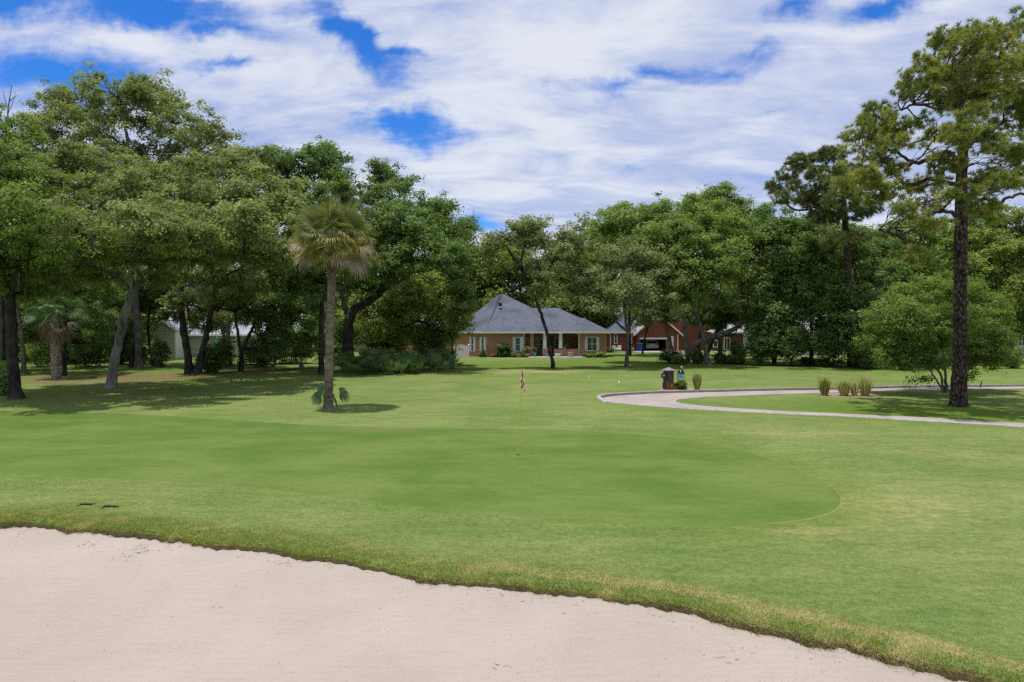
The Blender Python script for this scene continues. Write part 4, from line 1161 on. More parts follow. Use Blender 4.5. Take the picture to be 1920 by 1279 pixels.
def pine(label, base, trunk, blobs, limbs, mat, seed, per=26, ln=0.26, dens=1.0, tuft=0.42, spread=3.6):
    r = np.random.default_rng(seed)
    B = gnd(*base); Yb = B[1]
    root = empty('pine_tree', B, label, 'pine tree')
    P = [at(q[0], q[1], Yb) for q in trunk]; P[0] = B + [0, 0, -0.1]
    S = smoothpath(P, 8 * len(P)); Rr = np.interp(np.linspace(0, 1, len(S)), np.linspace(0, 1, len(P)), [q[2] * .46 * Yb / F for q in trunk])
    Rr = Rr * (1 + 0.25 * np.exp(-np.maximum(S[:, 2], 0) / 0.35)) * (1 + 0.03 * r.normal(size=len(S)))
    V, Q = tubes([(S, Rr)], 16)
    mesh_np('trunk', V, Q, M['bark_plates'], root, B, smooth=True)
    paths = []
    ends = [S[int(len(S) * 0.4):]]
    er = [Rr[int(len(S) * 0.4):]]
    for lb in limbs:
        p = smoothpath([at(q[0], q[1], Yb + (q[3] if len(q) > 3 else 0)) for q in lb], 6 * len(lb))
        p[1:] += r.normal(0, 0.03, (len(p) - 1, 3))
        q = np.interp(np.linspace(0, 1, len(p)), np.linspace(0, 1, len(lb)), [w[2] * .5 * Yb / F for w in lb])
        paths.append((p, q)); ends.append(p[2:]); er.append(q[2:])
    E, ER = np.concatenate(ends), np.concatenate(er)
    C, A = [], []
    for bi, q in enumerate(blobs):
        dy = (q[4] if len(q) > 4 else 0) + spread * (-0.35, 0.5, -1.0, 0.15, -0.7)[bi % 5]
        s = (Yb + dy) / F
        c = at(q[0], q[1], Yb + dy); rx, rz = q[2] * s * 1.15, q[3] * s * 1.12
        vol = rx * rz * max(rx, rz)
        k = max(5, int(dens * 30 * vol ** 0.72 / tuft))
        d = runit(k, r); f = 1 - 0.6 * r.random(k) ** 1.4
        pts = c + d * np.array([rx, max(rx, rz) * 0.9, rz]) * f[:, None]
        g = 0
        pw = np.random.default_rng(seed * 7 + bi)
        for w_ in range(5):
            kv = runit(1, pw)[0] * (2 * PI / pw.uniform(1.0, 2.2))
            g = g + np.sin(pts @ kv + pw.uniform(0, 6.28))
        pts, d = pts[g > -1.35], d[g > -1.35]
        k = len(pts)
        c2 = c - [0, 0, 0.3 * rz]
        j = int(np.argmin(np.linalg.norm(E - c2, axis=1)))
        lp, lq = limbpath(E[j], c2, max(0.018, min(ER[j] * 0.7, 0.07)), 0.016, r, 8, 0.1, 0.1)
        paths.append((lp, lq))
        for a in range(k):
            if r.random() < 0.6:
                paths.append(limbpath(lp[r.integers(3, 8)], pts[a], 0.014, 0.006, r, 5, -0.1, 0.12))
        C.append(pts); A.append(norm(d * [1, 1, 0.5] + [0, 0, 0.55]))
    V, Q = tubes(paths, 5)
    mesh_np('branches', V, Q, M['bark_pine'], root, B, smooth=True)
    C, A = np.concatenate(C), np.concatenate(A)
    # every shoot end carries a few tufts
    m = 3
    C = np.repeat(C, m, 0) + r.normal(0, 0.11, (len(C) * m, 3)) * [.8, .8, .6]
    A = norm(np.repeat(A, m, 0) + r.normal(0, 0.35, (len(A) * m, 3)))
    V, T, i = needles(C, A, ln, per, r, 0.013 if ln < .3 else 0.022)
    ct = np.repeat(r.random(len(C) // m) ** 1.3, m)
    mesh_np('needles', V, T, M[mat], root, B, tint=np.clip(0.7 * ct[i] + 0.4 * r.random(len(i)) - 0.05, 0, 1))
    return root


pine('large pine with rough brown trunk at the right of the lawn', (1797, 762),
     [(1796, 762, 30), (1799, 700, 26), (1800, 600, 24), (1801, 500, 24), (1802, 400, 23), (1803, 330, 21), (1806, 260, 18), (1800, 200, 15), (1806, 120, 10), (1815, 60, 6)],
     [(1740, 110, 30, 20, 0), (1780, 75, 34, 20, 0), (1830, 70, 34, 22, 0), (1875, 75, 34, 24, 0), (1720, 145, 26, 20, 0), (1760, 150, 34, 22, -1), (1820, 130, 38, 28, -1), (1880, 130, 38, 30, 0),
      (1700, 170, 18, 14, 0), (1850, 180, 38, 28, -1), (1900, 190, 34, 34, 0), (1780, 190, 28, 18, 1), (1740, 175, 24, 14, 1), (1880, 235, 30, 20, 0), (1820, 215, 26, 18, -1.5),
      (1640, 215, 28, 16, 0), (1665, 225, 24, 16, 0), (1620, 240, 22, 16, 0), (1650, 255, 34, 18, 0), (1610, 275, 24, 14, 0), (1690, 265, 30, 16, -1), (1600, 255, 16, 12), (1720, 290, 22, 18, 0),
      (1640, 300, 26, 16, -0.5), (1660, 340, 28, 12, 0), (1680, 320, 20, 12), (1760, 250, 26, 14, -1), (1800, 250, 34, 18, -1.5), (1780, 310, 30, 18, -1.5), (1840, 260, 30, 18, -1), (1870, 300, 38, 20, -1), (1900, 270, 28, 20, 0),
      (1800, 360, 28, 18, -1.5), (1840, 340, 26, 16, -1), (1830, 385, 26, 18, 0), (1770, 350, 18, 12, -1), (1715, 350, 20, 12, 0.5), (1895, 335, 30, 14, -1), (1740, 385, 20, 10, .5), (1690, 365, 14, 9), (1710, 480, 34, 12, -1.5), (1680, 495, 18, 9, -1.5), (1745, 420, 26, 12, 0), (1850, 400, 22, 16, 0.5),
      (1930, 110, 34, 40, 0), (1940, 200, 34, 40, 0), (1915, 40, 14, 24, 0.5), (1930, 290, 30, 24, 0), (1770, 120, 26, 18, 1.5), (1620, 330, 24, 16, 0), (1598, 305, 22, 15, 0), (1640, 368, 28, 14, 0), (1690, 388, 24, 10, 0), (1578, 345, 18, 14, 0), (1720, 400, 22, 10, -1), (1680, 240, 26, 16, 1), (1870, 340, 30, 16, 0), (1810, 180, 30, 20, 1), (1750, 320, 20, 12, 1), (1850, 110, 30, 22, 1.5), (1725, 225, 20, 12, 1)],
     [[(1803, 205, 10), (1770, 178, 8), (1730, 190, 6), (1690, 205, 4)], [(1806, 215, 12), (1835, 170, 10), (1870, 120, 7), (1905, 60, 4)], [(1802, 300, 9), (1770, 285, 8), (1720, 305, 6), (1670, 280, 5), (1630, 265, 3)],
      [(1802, 350, 10), (1750, 335, 8), (1700, 345, 7), (1655, 300, 5), (1640, 235, 3)], [(1803, 390, 9), (1850, 345, 8), (1900, 320, 6), (1960, 300, 4)], [(1802, 400, 10), (1840, 375, 8), (1880, 350, 6), (1930, 348, 5)], [(1803, 400, 8), (1850, 395, 6), (1890, 372, 6), (1930, 360, 5)],
      [(1801, 410, 9), (1770, 415, 7), (1735, 430, 6), (1715, 470, 3)], [(1801, 408, 8), (1760, 395, 7), (1720, 425, 5), (1690, 440, 4), (1650, 430, 3)], [(1803, 260, 9), (1850, 250, 8), (1890, 220, 5)], [(1804, 330, 7), (1760, 300, 6), (1700, 310, 5), (1650, 340, 3)], [(1803, 240, 8), (1785, 180, 6), (1770, 120, 4)]],
     'needle', 501, per=26, dens=1.75, ln=0.23)
pine('smaller farther pine with a bare lower trunk left of the large pine', (1597, 689),
     [(1597, 689, 16), (1594, 600, 14), (1590, 500, 13), (1585, 420, 12), (1582, 380, 10), (1578, 320, 8), (1572, 280, 5)],
     [(1560, 290, 26, 14, 0), (1530, 295, 22, 12, 0), (1500, 305, 22, 14, 0), (1480, 325, 20, 13, 0), (1530, 325, 22, 12, 1), (1560, 335, 32, 20, -1), (1540, 370, 36, 22, -1), (1580, 370, 32, 22, -1), (1550, 400, 32, 18, -1), (1595, 320, 28, 18, 0), (1490, 350, 16, 11, 0),
      (1450, 355, 16, 10, 0), (1470, 368, 20, 12, 0), (1445, 345, 9, 7), (1620, 345, 28, 20, 0), (1600, 400, 24, 14, 0), (1590, 445, 34, 12, -1), (1565, 450, 22, 9, -1), (1510, 375, 18, 10), (1625, 390, 22, 14, 0)],
     [[(1584, 410, 7), (1550, 395, 6), (1510, 360, 5), (1480, 335, 3)], [(1583, 400, 7), (1560, 380, 5), (1500, 395, 4), (1465, 378, 3)], [(1582, 370, 6), (1600, 345, 5), (1625, 340, 3)], [(1584, 412, 6), (1565, 402, 5), (1545, 385, 4)], [(1580, 340, 6), (1545, 315, 5), (1505, 310, 3)]],
     'needle_far', 502, per=18, dens=1.25, ln=0.34, tuft=0.5)


# ------------------------------------------------------------------ palms
def fan(c, d, size, n, droop, r, spread=2.3, wid=0.045, pet=0.0, roll=0.0):
    """one costapalmate frond: list of triangles"""
    d = d / np.linalg.norm(d)
    up = np.array([0, 0, 1.0])
    s = np.cross(d, up); s = s / (np.linalg.norm(s) + 1e-6)
    nn = np.cross(s, d)
    s, nn = s * math.cos(roll) + nn * math.sin(roll), nn * math.cos(roll) - s * math.sin(roll)
    V = []
    hub = c + d * pet
    if pet > 0:
        w = s * 0.018 * (0.5 + size * 0.6)
        V += [c - w, c + w, hub + w * 0.6, c - w, hub + w * 0.6, hub - w * 0.6]
    for a in np.linspace(-spread, spread, n):
        a = a + r.normal(0, 0.03)
        v = math.cos(a) * d + math.sin(a) * s - 0.18 * abs(math.sin(a)) * nn * -1
        L_ = size * (0.72 + 0.28 * math.cos(a)) * r.uniform(0.9, 1.08)
        v = v / np.linalg.norm(v)
        t2 = np.cross(v, nn); t2 = t2 / (np.linalg.norm(t2) + 1e-6) * wid * 0.5
        p0 = hub
        p1 = hub + v * L_ * 0.55 + np.array([0, 0, -droop * 0.18 * L_])
        p2 = hub + v * L_ * (0.95 - 0.3 * min(1, droop)) + np.array([0, 0, -droop * 0.62 * L_])
        V += [p0 - t2 * .5, p0 + t2 * .5, p1 + t2, p0 - t2 * .5, p1 + t2, p1 - t2, p1 - t2, p1 + t2, p2]
    return V


def fanmesh(name, V, mat, parent, B, r, tile):
    V = np.array(V)
    k = len(V) // 3
    t = np.repeat(r.random(k // tile + 1), tile)[:k]
    return mesh_np(name, V, np.arange(len(V)).reshape(-1, 3), mat, parent, B, tint=np.clip(0.6 * t + 0.45 * r.random(k), 0, 1))


r = np.random.default_rng(31)
B = gnd(615, 769); Yb = B[1]
pal = empty('cabbage_palm', B, 'tall cabbage palm alone on the lawn with drooping dead fronds', 'palm tree')
P = [B + [0, 0, -0.1], at(616, 740, Yb), at(618, 650, Yb), at(621, 560, Yb), at(622, 520, Yb), at(624, 470, Yb)]
S = smoothpath(P, 70); zz = S[:, 2]
Rr = np.interp(zz, [-0.1, 0.3, 1.0, 3.0, 4.3, 4.35, 5.2, 6.5], [.24, .195, .175, .165, .160, .155, .165, .15]) * (1 + 0.03 * np.sin(zz * 40) + 0.02 * r.normal(size=70))
V, Q = tubes([(S, Rr)], 16)
mesh_np('trunk', V, Q, M['bark_palm'], pal, B, smooth=True)
top = at(624, 450, Yb)
gv, yv, dv, fv = [], [], [], []
def dirs(k, e0, e1):
    a = np.arange(k) * 2.39996 + r.uniform(0, 6)
    e = np.radians(np.linspace(e0, e1, k) + r.normal(0, 6, k))
    return np.stack([np.cos(e) * np.cos(a), np.cos(e) * np.sin(a), np.sin(e)], -1), e
K = 104
ga = np.arange(K) * 2.39996
se_ = np.linspace(0.99, -0.50, K) + r.normal(0, .07, K)
for k in range(K):
    el = math.asin(float(np.clip(se_[k], -.93, .99))); a = ga[k] + r.normal(0, .15)
    d = np.array([math.cos(el) * math.cos(a), math.cos(el) * math.sin(a), math.sin(el)])
    deg = math.degrees(el) + r.normal(0, 9)
    pet = r.uniform(.75, 1.12); sz = r.uniform(.86, 1.10); ro = r.normal(0, .65)
    c0 = top + d * .06 + [0, 0, -.15 * (deg < 0)]
    if deg > 14: gv += fan(c0, d, sz, 34, r.uniform(.15, .45), r, 1.55, .040, pet, ro)
    elif deg > -14: (yv if r.random() < .75 else gv).extend(fan(c0, d, sz, 32, r.uniform(.35, .8), r, 1.5, .038, pet, ro))
    else: dv += fan(c0, d, sz * .92, 28, r.uniform(.45, .9), r, 1.35, .036, pet, ro)
dd, e = dirs(3, -50, -60)
for d, q in zip(dd, e): gv += fan(top - [0, 0, .3] + d * 0.1, d, .7, 26, .6, r, 1.4, 0.03, 0.7)
for px, py, k in ((580, 445, 90), (625, 440, 80), (690, 470, 60), (600, 440, 50)):
    c = at(px, py, Yb - 0.95)
    for _ in range(k):
        p = c + r.normal(0, 1, 3) * [.16, .15, .14]; v = r.normal(0, 1, 3) * [.06, .06, .03] + [0, 0, -0.22]
        w = np.array([0.006, 0.004, 0])
        fv += [p - w, p + w, p + v]
fanmesh('frond', gv, M['palm_green'], pal, B, r, 52)
fanmesh('yellowing_frond', yv, M['palm_yellow'], pal, B, r, 49)
fanmesh('dead_frond', dv, M['palm_dead'], pal, B, r, 43)
tag(fanmesh('old_flower_stalk', fv, M['palm_flower'], pal, B, r, 3), kind='stuff')

sd = empty('palm_seedling', gnd(615, 773), 'small blue green palm shoots sprouting at the foot of the cabbage palm', 'palm')
Bs = np.array(sd.location); sv = []
for px, py, dx, dy, dz, sz in ((606, 732, -.25, -.3, .9, .70), (626, 750, .25, -.6, .5, .55), (600, 742, -.9, -.3, .0, .50), (638, 735, .9, -.2, .0, .55), (610, 748, -.1, -.7, .75, .8)):
    e1 = at(px, py, Yb - 0.35)
    sv += fan(Bs * [1, 1, 0] + [0, 0, 0.05], e1 - Bs, 0.01, 3, 0, r, 0.2, 0.02, float(np.linalg.norm(e1 - Bs)) * 0.9)
    sv += fan(e1, np.array([dx, dy, dz]), sz, 24, 0.6, r, 1.8, 0.055, 0.0, 1.35)
fanmesh('frond', sv, M['seedling'], sd, Bs, r, 66)

# shaggy palm in the left shade, with criss-cross leaf bases on its trunk
B = gnd(105, 711); Yb = B[1]
pl = empty('cabbage_palm', B, 'shaggy palm in the left shade with criss cross boots on its trunk', 'palm tree')
S = smoothpath([B + [0, 0, -.1], at(104, 670, Yb), at(106, 620, Yb), at(108, 590, Yb)], 40)
V, Q = tubes([(S, np.interp(S[:, 2], [-.1, .5, 3], [.27, .22, .19]))], 14)
mesh_np('trunk', V, Q, M['bark_palm'], pl, B, smooth=True)
bv = []
for k in range(120):
    a = r.uniform(0, 2 * PI); z = r.uniform(0.1, 2.2); q = 0.24 - 0.02 * z
    p = B + [q * math.cos(a), q * math.sin(a), z]
    for sgn in (-1, 1):
        a2 = a + sgn * 0.5
        e1 = B + [(q + .07) * math.cos(a2), (q + .07) * math.sin(a2), z + 0.34]
        w = np.array([-math.sin(a), math.cos(a), 0]) * 0.03
        bv += [p - w, p + w, e1 + w, p - w, e1 + w, e1 - w]
fanmesh('leaf_boot', bv, M['palm_flower'], pl, B, r, 2)
top = at(108, 592, Yb); gv, dv = [], []
dd, e = dirs(34, 80, -10)
for d, q in zip(dd, e): gv += fan(top, d, 1.15, 28, 0.6, r, 1.7, 0.045, 1.15, r.normal(0, .6))
dd, e = dirs(20, -15, -75)
for d, q in zip(dd, e): dv += fan(top - [0, 0, .2], d, .95, 24, 0.9, r, 1.4, 0.035, 0.75, r.normal(0, .6))
fanmesh('frond', gv, M['palmetto'], pl, B, r, 86)
fanmesh('dead_frond', dv, M['palm_dead_shaded'], pl, B, r, 74)


def palmetto(name, label, px, py, h, nfr, size, seed, mat='palmetto', group=None):
    r2 = np.random.default_rng(seed)
    B = gnd(px, py)
    root = empty(name, B, label, 'palm', group)
    v = []
    for k in range(nfr):
        a = r2.uniform(0, 2 * PI); el = math.radians(r2.uniform(28, 82))
        d = np.array([math.cos(el) * math.cos(a), math.cos(el) * math.sin(a), math.sin(el)])
        v += fan(B + [0, 0, .15], d, size * r2.uniform(.8, 1.1), 24, 0.4, r2, 1.9, 0.05, h * r2.uniform(.6, 1))
    fanmesh('frond', v, M[mat], root, B, r2, 74)
    V, Q = tubes([(np.array([B + [0, 0, -.05], B + [0, 0, .25], B + [0.02, 0, .5]]), np.array([.2, .17, .08]))], 8)
    mesh_np('stem', V, Q, M['bark_palm'], root, B, smooth=True)
    return root


palmetto('fan_palm', 'young fan palm with tall upright fronds in the shade', 512, 694, 2.0, 16, 1.1, 41)
palmetto('fan_palm', 'dark low fan palm right of the young upright one', 565, 691, 1.3, 12, .9, 42)
palmetto('fan_palm', 'lone fan palm at the far left edge of the shade', 8, 720, 1.2, 10, .8, 43)

# saw palmetto thicket: a tangled mass
r = np.random.default_rng(55)
v = []
for k in range(95):
    px = r.uniform(640, 846); dep = r.random()
    py = np.interp(px, [640, 760, 846], [705, 704, 697]) - dep * 14
    B = gnd(px, py)
    hh = r.uniform(.6, 1.25) + 0.5 * dep
    for j in range(r.integers(6, 10)):
        a = r.uniform(0, 2 * PI); el = math.radians(r.uniform(25, 85))
        d = np.array([math.cos(el) * math.cos(a), math.cos(el) * math.sin(a), math.sin(el)])
        v += fan(B, d, r.uniform(.45, .75), 14, 0.3, r, 1.9, 0.06, hh * r.uniform(.5, 1))
V = np.array(v); k = len(V) // 3
o = mesh_np('palmetto_thicket', V, np.arange(len(V)).reshape(-1, 3), M['palmetto'], tint=np.clip(0.65 * np.repeat(r.random(k // 44 + 1), 44)[:k] + 0.4 * r.random(k), 0, 1))
tag(o, 'tangled saw palmetto thicket beneath the oak right of the palm', 'thicket', None, 'stuff')


# ------------------------------------------------------------------ shrubs
def shrub(label, px, py, w, h, leaf='shrub', seed=0, ln=None, name='shrub', flowers=None, cat='shrub', Y=None, group=None, upx=0, dens=1.2):
    """w, h in pixels"""
    r2 = np.random.default_rng(seed + 300)
    B = gnd(px, py)
    if Y is not None:
        B = at(px, py, Y); B[2] = 0
    s = B[1] / F
    root = empty(name, B, label, cat, group)
    W, Hh = w * s / 2, h * s
    bl = [(B + [r2.uniform(-.45, .45) * W, r2.uniform(-.3, .3) * W, Hh * r2.uniform(.35, .6)], W * r2.uniform(.45, .65), W * .6, Hh * r2.uniform(.32, .45)) for _ in range(4)]
    bl.append((B + [0, 0, Hh * .42], W * .8, W * .8, Hh * .45))
    cr = max(0.12, min(0.5, 0.28 * min(W, Hh) + 0.05))
    cc, out, _ = clump_centres(bl, cr, dens, r2, 0.9)
    cc[:, 2] = np.maximum(cc[:, 2], 0.06)
    V, Q, t = foliage(cc, out, cr, 34, ln or max(0.05, 0.0030 * B[1]), r2)
    mesh_np('foliage', V, Q, M[leaf], root, B, tint=t)
    st = [limbpath(B + [0, 0, -.03], cc[i], 0.02, 0.006, r2, 5) for i in r2.integers(0, len(cc), 14)]
    V, Q = tubes(st, 4)
    mesh_np('stems', V, Q, M['bark'], root, B)
    if flowers:
        k = 26
        d = runit(k, r2); d[:, 2] = np.abs(d[:, 2]); d[:, 1] = -np.abs(d[:, 1])
        p = B + [0, 0, Hh * .45] + d * [W * .95, W * .9, Hh * .5]
        V, Q, t = foliage(p, d, 0.12, 12, 0.13, r2)
        mesh_np('blossom', V, Q, M[flowers], root, B, tint=t)
    return root


shrub('dark shrub dotted with white blossoms beside the pale barked oak', 1258, 681, 46, 26, 'shrub', 1, flowers='white_flower')
shrub('pale green shrub low under the white blossoming shrub', 1272, 683, 24, 14, 'shrub_light', 2)
shrub('shrub between the pale barked oak and the mossy trunk', 1308, 682, 26, 26, 'shrub', 3)
shrub('dark shrub right of the mossy trunk on the lawn', 1352, 682, 32, 24, 'shrub', 4)
shrub('bright yellow green shrub at the lawn edge', 1378, 683, 36, 16, 'shrub_light', 5)
shrub('tall loose shrub before the french doors', 1385, 677, 30, 42, 'oak_grey', 6)
shrub('big dark bush left of the arching limb oak shade edge', 1425, 686, 60, 84, 'shrub', 7)
shrub('big dark bush below the pale roof', 1482, 687, 72, 84, 'shrub', 8)
shrub('low light green bush in front of the big dark bushes', 1516, 684, 36, 14, 'shrub_light', 9)
shrub('low sprawling green bush further right at the shade edge', 1542, 685, 32, 12, 'shrub_light', 10)
shrub('dark bush under the dense tree near the smaller pine', 1560, 689, 76, 86, 'shrub', 11)
shrub('dark bush at the foot of the smaller pine', 1625, 692, 76, 76, 'shrub', 12)
shrub('dark bush in the shade left of the flowering tree', 1690, 694, 76, 66, 'shrub', 13)
shrub('upright bush at the right edge beyond the path', 1897, 691, 34, 42, 'oak_green', 14)
shrub('dark bush behind the flowering tree stems', 1750, 690, 70, 40, 'shrub', 15)
shrub('leafy bush right of the pine trunk at the wood edge', 1850, 686, 60, 40, 'oak_green', 16)
shrub('bushy dark shrub between the twin trunk oak and the brown leaning trunk', 396, 699, 56, 60, 'shrub', 17)
shrub('leafy shrub at the foot of the front oak', 12, 742, 34, 58, 'oak_green', 18)
shrub('light bush left of the cream siding house', 262, 683, 34, 40, 'shrub_light', 19)
shrub('dark bush behind the leaning grey trunk', 165, 688, 80, 80, 'shrub', 20)
shrub('sunlit bush in the clearing near the left edge', 70, 688, 70, 70, 'oak_green', 21)
shrub('wispy shrub against the end of the cream siding house', 300, 688, 36, 56, 'oak_grey', 22)
shrub('dark undergrowth shrub behind the fan palms', 545, 682, 110, 76, 'shrub', 23)
shrub('dark undergrowth shrub behind the lone palm trunk', 620, 682, 90, 84, 'shrub', 24)
shrub('leafy undergrowth shrub behind the palmettos', 720, 680, 110, 84, 'oak_dark', 25)
shrub('leafy undergrowth shrub at the right behind the palmetto thicket', 800, 683, 100, 88, 'oak_green', 44)
shrub('small leafy shrub under the hole sign', 1277, 730.5, 20, 19, 'shrub_light', 26, ln=0.11)
shrub('leafy bush in front of the pale metal roof left of the forked trunk', 470, 684, 70, 60, 'oak_grey', 27)
shrub('dark bush behind the front oak at the left edge', -20, 700, 90, 100, 'shrub', 28)
shrub('tall dark bush behind the shaggy cabbage palm', 115, 684, 80, 90, 'shrub', 29)
shrub('dark tall bush between the leaning grey oak and the thin bent trunk', 222, 684, 50, 80, 'shrub', 40)
shrub('dark leafy bush before the wall of the cream siding house', 418, 688, 46, 60, 'oak_dark', 45)
shrub('dark leafy bush just left of the young fan palm', 492, 688, 44, 56, 'oak_dark', 46)
# beds by the brick house
shrub('rounded dark camellia against the brown brick wall', 943, 666.5, 23, 26, 'shrub', 30, Y=74.3)
shrub('small bright green bush below the narrow shuttered window', 906, 667, 12, 15, 'shrub_light', 31, Y=74.3)
shrub('low bush with pink flowers left of the camellia', 928, 667.8, 14, 7, 'shrub', 32, flowers='pink_flower', Y=74.3)
shrub('low pale flowering plant right of the pink flowers', 939, 668, 12, 5, 'shrub_light', 33, flowers='white_flower', Y=74.3)
shrub('straggly plant under the teal window', 963, 667.5, 16, 10, 'oak_grey', 34, Y=74.3)
shrub('low dry looking plant beside the downspout', 976, 668, 12, 6, 'oak_grey', 35, Y=74.3)
shrub('low yellow green bush under the right hand window', 1104, 667.2, 24, 7, 'shrub_light', 36, Y=73.6)
shrub('low bush at the right corner of the brown brick house', 1128, 667, 22, 9, 'oak_yellow', 37, Y=73.6)
shrub('clipped dark hedge by the second brick house', 1143, 661, 16, 9, 'shrub', 38, name='hedge', cat='hedge')


# ------------------------------------------------------------------ fountain grass clumps
def grassclump(label, px, py, w, h, tanfrac, seed, n=420):
    r2 = np.random.default_rng(seed)
    B = gnd(px, py); s = B[1] / F
    root = empty('grass_clump', B, label, 'grass', 'clumps of ornamental grass by the cart path')
    W, Hh = w * s / 2, h * s
    a = r2.uniform(0, 2 * PI, n); q = np.sqrt(r2.random(n))
    b = np.stack([np.cos(a) * q * W * .35, np.sin(a) * q * W * .35, 0 * a], -1)
    l = Hh * r2.uniform(.55, 1.12, n)
    o1 = np.stack([np.cos(a) * q * W * .8, np.sin(a) * q * W * .8, 0 * a], -1) * r2.uniform(.5, 1.2, n)[:, None] + r2.normal(0, .06, (n, 3)) * [1, 1, 0]
    w_ = np.stack([-np.sin(a), np.cos(a), 0 * a], -1) * 0.010
    p1 = b + o1 * .45 + np.stack([0 * a, 0 * a, l * .6], -1)
    p2 = b + o1 + np.stack([0 * a, 0 * a, l * r2.uniform(.85, 1.0, n)], -1)
    V = np.stack([b - w_, b + w_, p1 + w_, b - w_, p1 + w_, p1 - w_, p1 - w_, p1 + w_, p2], 1)
    tan = r2.random(n) < tanfrac
    for nm, sel, mt in (('green_blades', ~tan, 'clump'), ('dry_blades', tan, 'clump_tan')):
        if sel.sum() < 3: continue
        v = V[sel].reshape(-1, 3)
        mesh_np(nm, v + B, np.arange(len(v)).reshape(-1, 3), M[mt], root, B, tint=np.repeat(r2.random(sel.sum()), 3))
    return root


grassclump('upright green grass clump right of the hole sign', 1307, 731, 22, 33, .25, 61)
grassclump('greenest grass clump at the left end of the path bed', 1546, 742, 30, 36, .12, 62)
grassclump('shorter grass clump second in the path bed', 1583, 742.5, 34, 30, .40, 63)
grassclump('thin grass clump in the middle of the path bed', 1602, 742.3, 22, 26, .55, 66, 200)
grassclump('palest grass clump with straw plumes at the right of the path bed', 1622, 742.5, 36, 38, .65, 64)

# bare dead limb above the left treetops
B = gnd(5, 706)
sn = empty('dead_tree', B, 'bare dead snag poking above the left treetops', 'dead tree')
Y0 = B[1]
pp = [(np.array([B + [0, 0, -.1], at(5, 500, Y0), at(12, 300, Y0), at(15, 205, Y0), at(22, 160, Y0)]), np.array([.16, .13, .08, .04, .014]))]
for q in ([(14, 215), (26, 188), (29, 172)], [(13, 200), (8, 180), (6, 170)], [(18, 190), (30, 180), (34, 178)]):
    pp.append((np.array([at(*c, Y0) for c in q]), np.array([.025, .015, .008])))
V, Q = tubes(pp, 5)
mesh_np('trunk', V, Q, M['bark'], sn, B, smooth=True)
# ================================================================== HOUSES
def px_x(px, Y): return at(px, 613, Y)[0]
def px_z(py, Y): return at(960, py, Y)[2]


def window(parent, x0, x1, z0, z1, y, glass='glass', cols=1, rows=2, fw=0.07, frame='white', arch=False, name='window', wallmat=None):
    b = MB()
    t = 0.05
    b.box(x0 - fw, x0, y - t, y, z0 - fw, z1 + fw); b.box(x1, x1 + fw, y - t, y, z0 - fw, z1 + fw)
    b.box(x0, x1, y - t, y, z1, z1 + fw); b.box(x0, x1, y - t - 0.03, y, z0 - fw, z0)
    for i in range(1, cols):
        c = x0 + (x1 - x0) * i / cols
        b.box(c - .03, c + .03, y - t + .005, y - .01, z0, z1)
    for i in range(1, rows):
        c = z0 + (z1 - z0) * i / rows
        b.box(x0, x1, y - t + .012, y - .012, c - .022, c + .022)
    if arch:
        k = 10; xm, rr = (x0 + x1) / 2, (x1 - x0) / 2
        pts = [(xm + rr * math.cos(PI * i / k), z1 + fw + rr * 0.8 * math.sin(PI * i / k)) for i in range(k + 1)]
        for (a, c), (d, e) in zip(pts, pts[1:]):
            b.bar((a, y - .03, c), (d, y - .03, e), .035, 5)
    w = b.build(name, M[frame], parent)
    g = MB().quad((x0, y - .02, z0), (x1, y - .02, z0), (x1, y - .02, z1), (x0, y - .02, z1))
    if arch: g.quad(*[(a, y - .018, c) for a, c in pts])
    g.build('pane', M[glass], w)
    return w


def shutter(parent, x0, x1, z0, z1, y, mat='white'):
    b = MB()
    b.box(x0, x0 + .05, y - .05, y, z0, z1); b.box(x1 - .05, x1, y - .05, y, z0, z1)
    b.box(x0 + .05, x1 - .05, y - .05, y, z0, z0 + .07); b.box(x0 + .05, x1 - .05, y - .05, y, z1 - .07, z1)
    b.box(x0 + .05, x1 - .05, y - .02, y, z0 + .07, z1 - .07)
    n = int((z1 - z0) / .09)
    for i in range(1, n):
        z = z0 + .07 + (z1 - z0 - .14) * i / n
        b.quad((x0 + .05, y - .045, z - .03), (x1 - .05, y - .045, z - .03), (x1 - .05, y - .022, z + .02), (x0 + .05, y - .022, z + .02))
    return b.build('shutter', M[mat], parent)


def walls(parent, poly, z0, z1, mat, name='wall'):
    b = MB()
    n = len(poly)
    for i in range(n):
        (xa, ya), (xb, yb) = poly[i], poly[(i + 1) % n]
        b.quad((xa, ya, z0), (xb, yb, z0), (xb, yb, z1), (xa, ya, z1))
    return b.build(name, M[mat], parent)


def hip(b, x0, x1, y0, y1, z, ra, rb, thick=0.16):
    """hip roof on an eave rectangle; ra, rb = ridge ends"""
    A, B_, C_, D_ = (x0, y0, z), (x1, y0, z), (x1, y1, z), (x0, y1, z)
    b.quad(A, B_, rb, ra); b.quad(B_, C_, rb); b.quad(C_, D_, ra, rb); b.quad(D_, A, ra)
    return b


def eave(parent, pts, z, mat='trim', h=0.17, t=0.10, name='gutter', closed=False):
    b = MB()
    P = pts + ([pts[0]] if closed else [])
    for (xa, ya), (xb, yb) in zip(P, P[1:]):
        dx, dy = xb - xa, yb - ya; l = math.hypot(dx, dy); nx, ny = dy / l * t, -dx / l * t
        q = [(xa, ya), (xb, yb), (xb + nx, yb + ny), (xa + nx, ya + ny)]
        b.add([(x, y, z - h) for x, y in q] + [(x, y, z + .02) for x, y in q], [(0, 3, 2, 1), (4, 5, 6, 7), (0, 1, 5, 4), (1, 2, 6, 5), (2, 3, 7, 6), (3, 0, 4, 7)])
    return b.build(name, M[mat], parent)


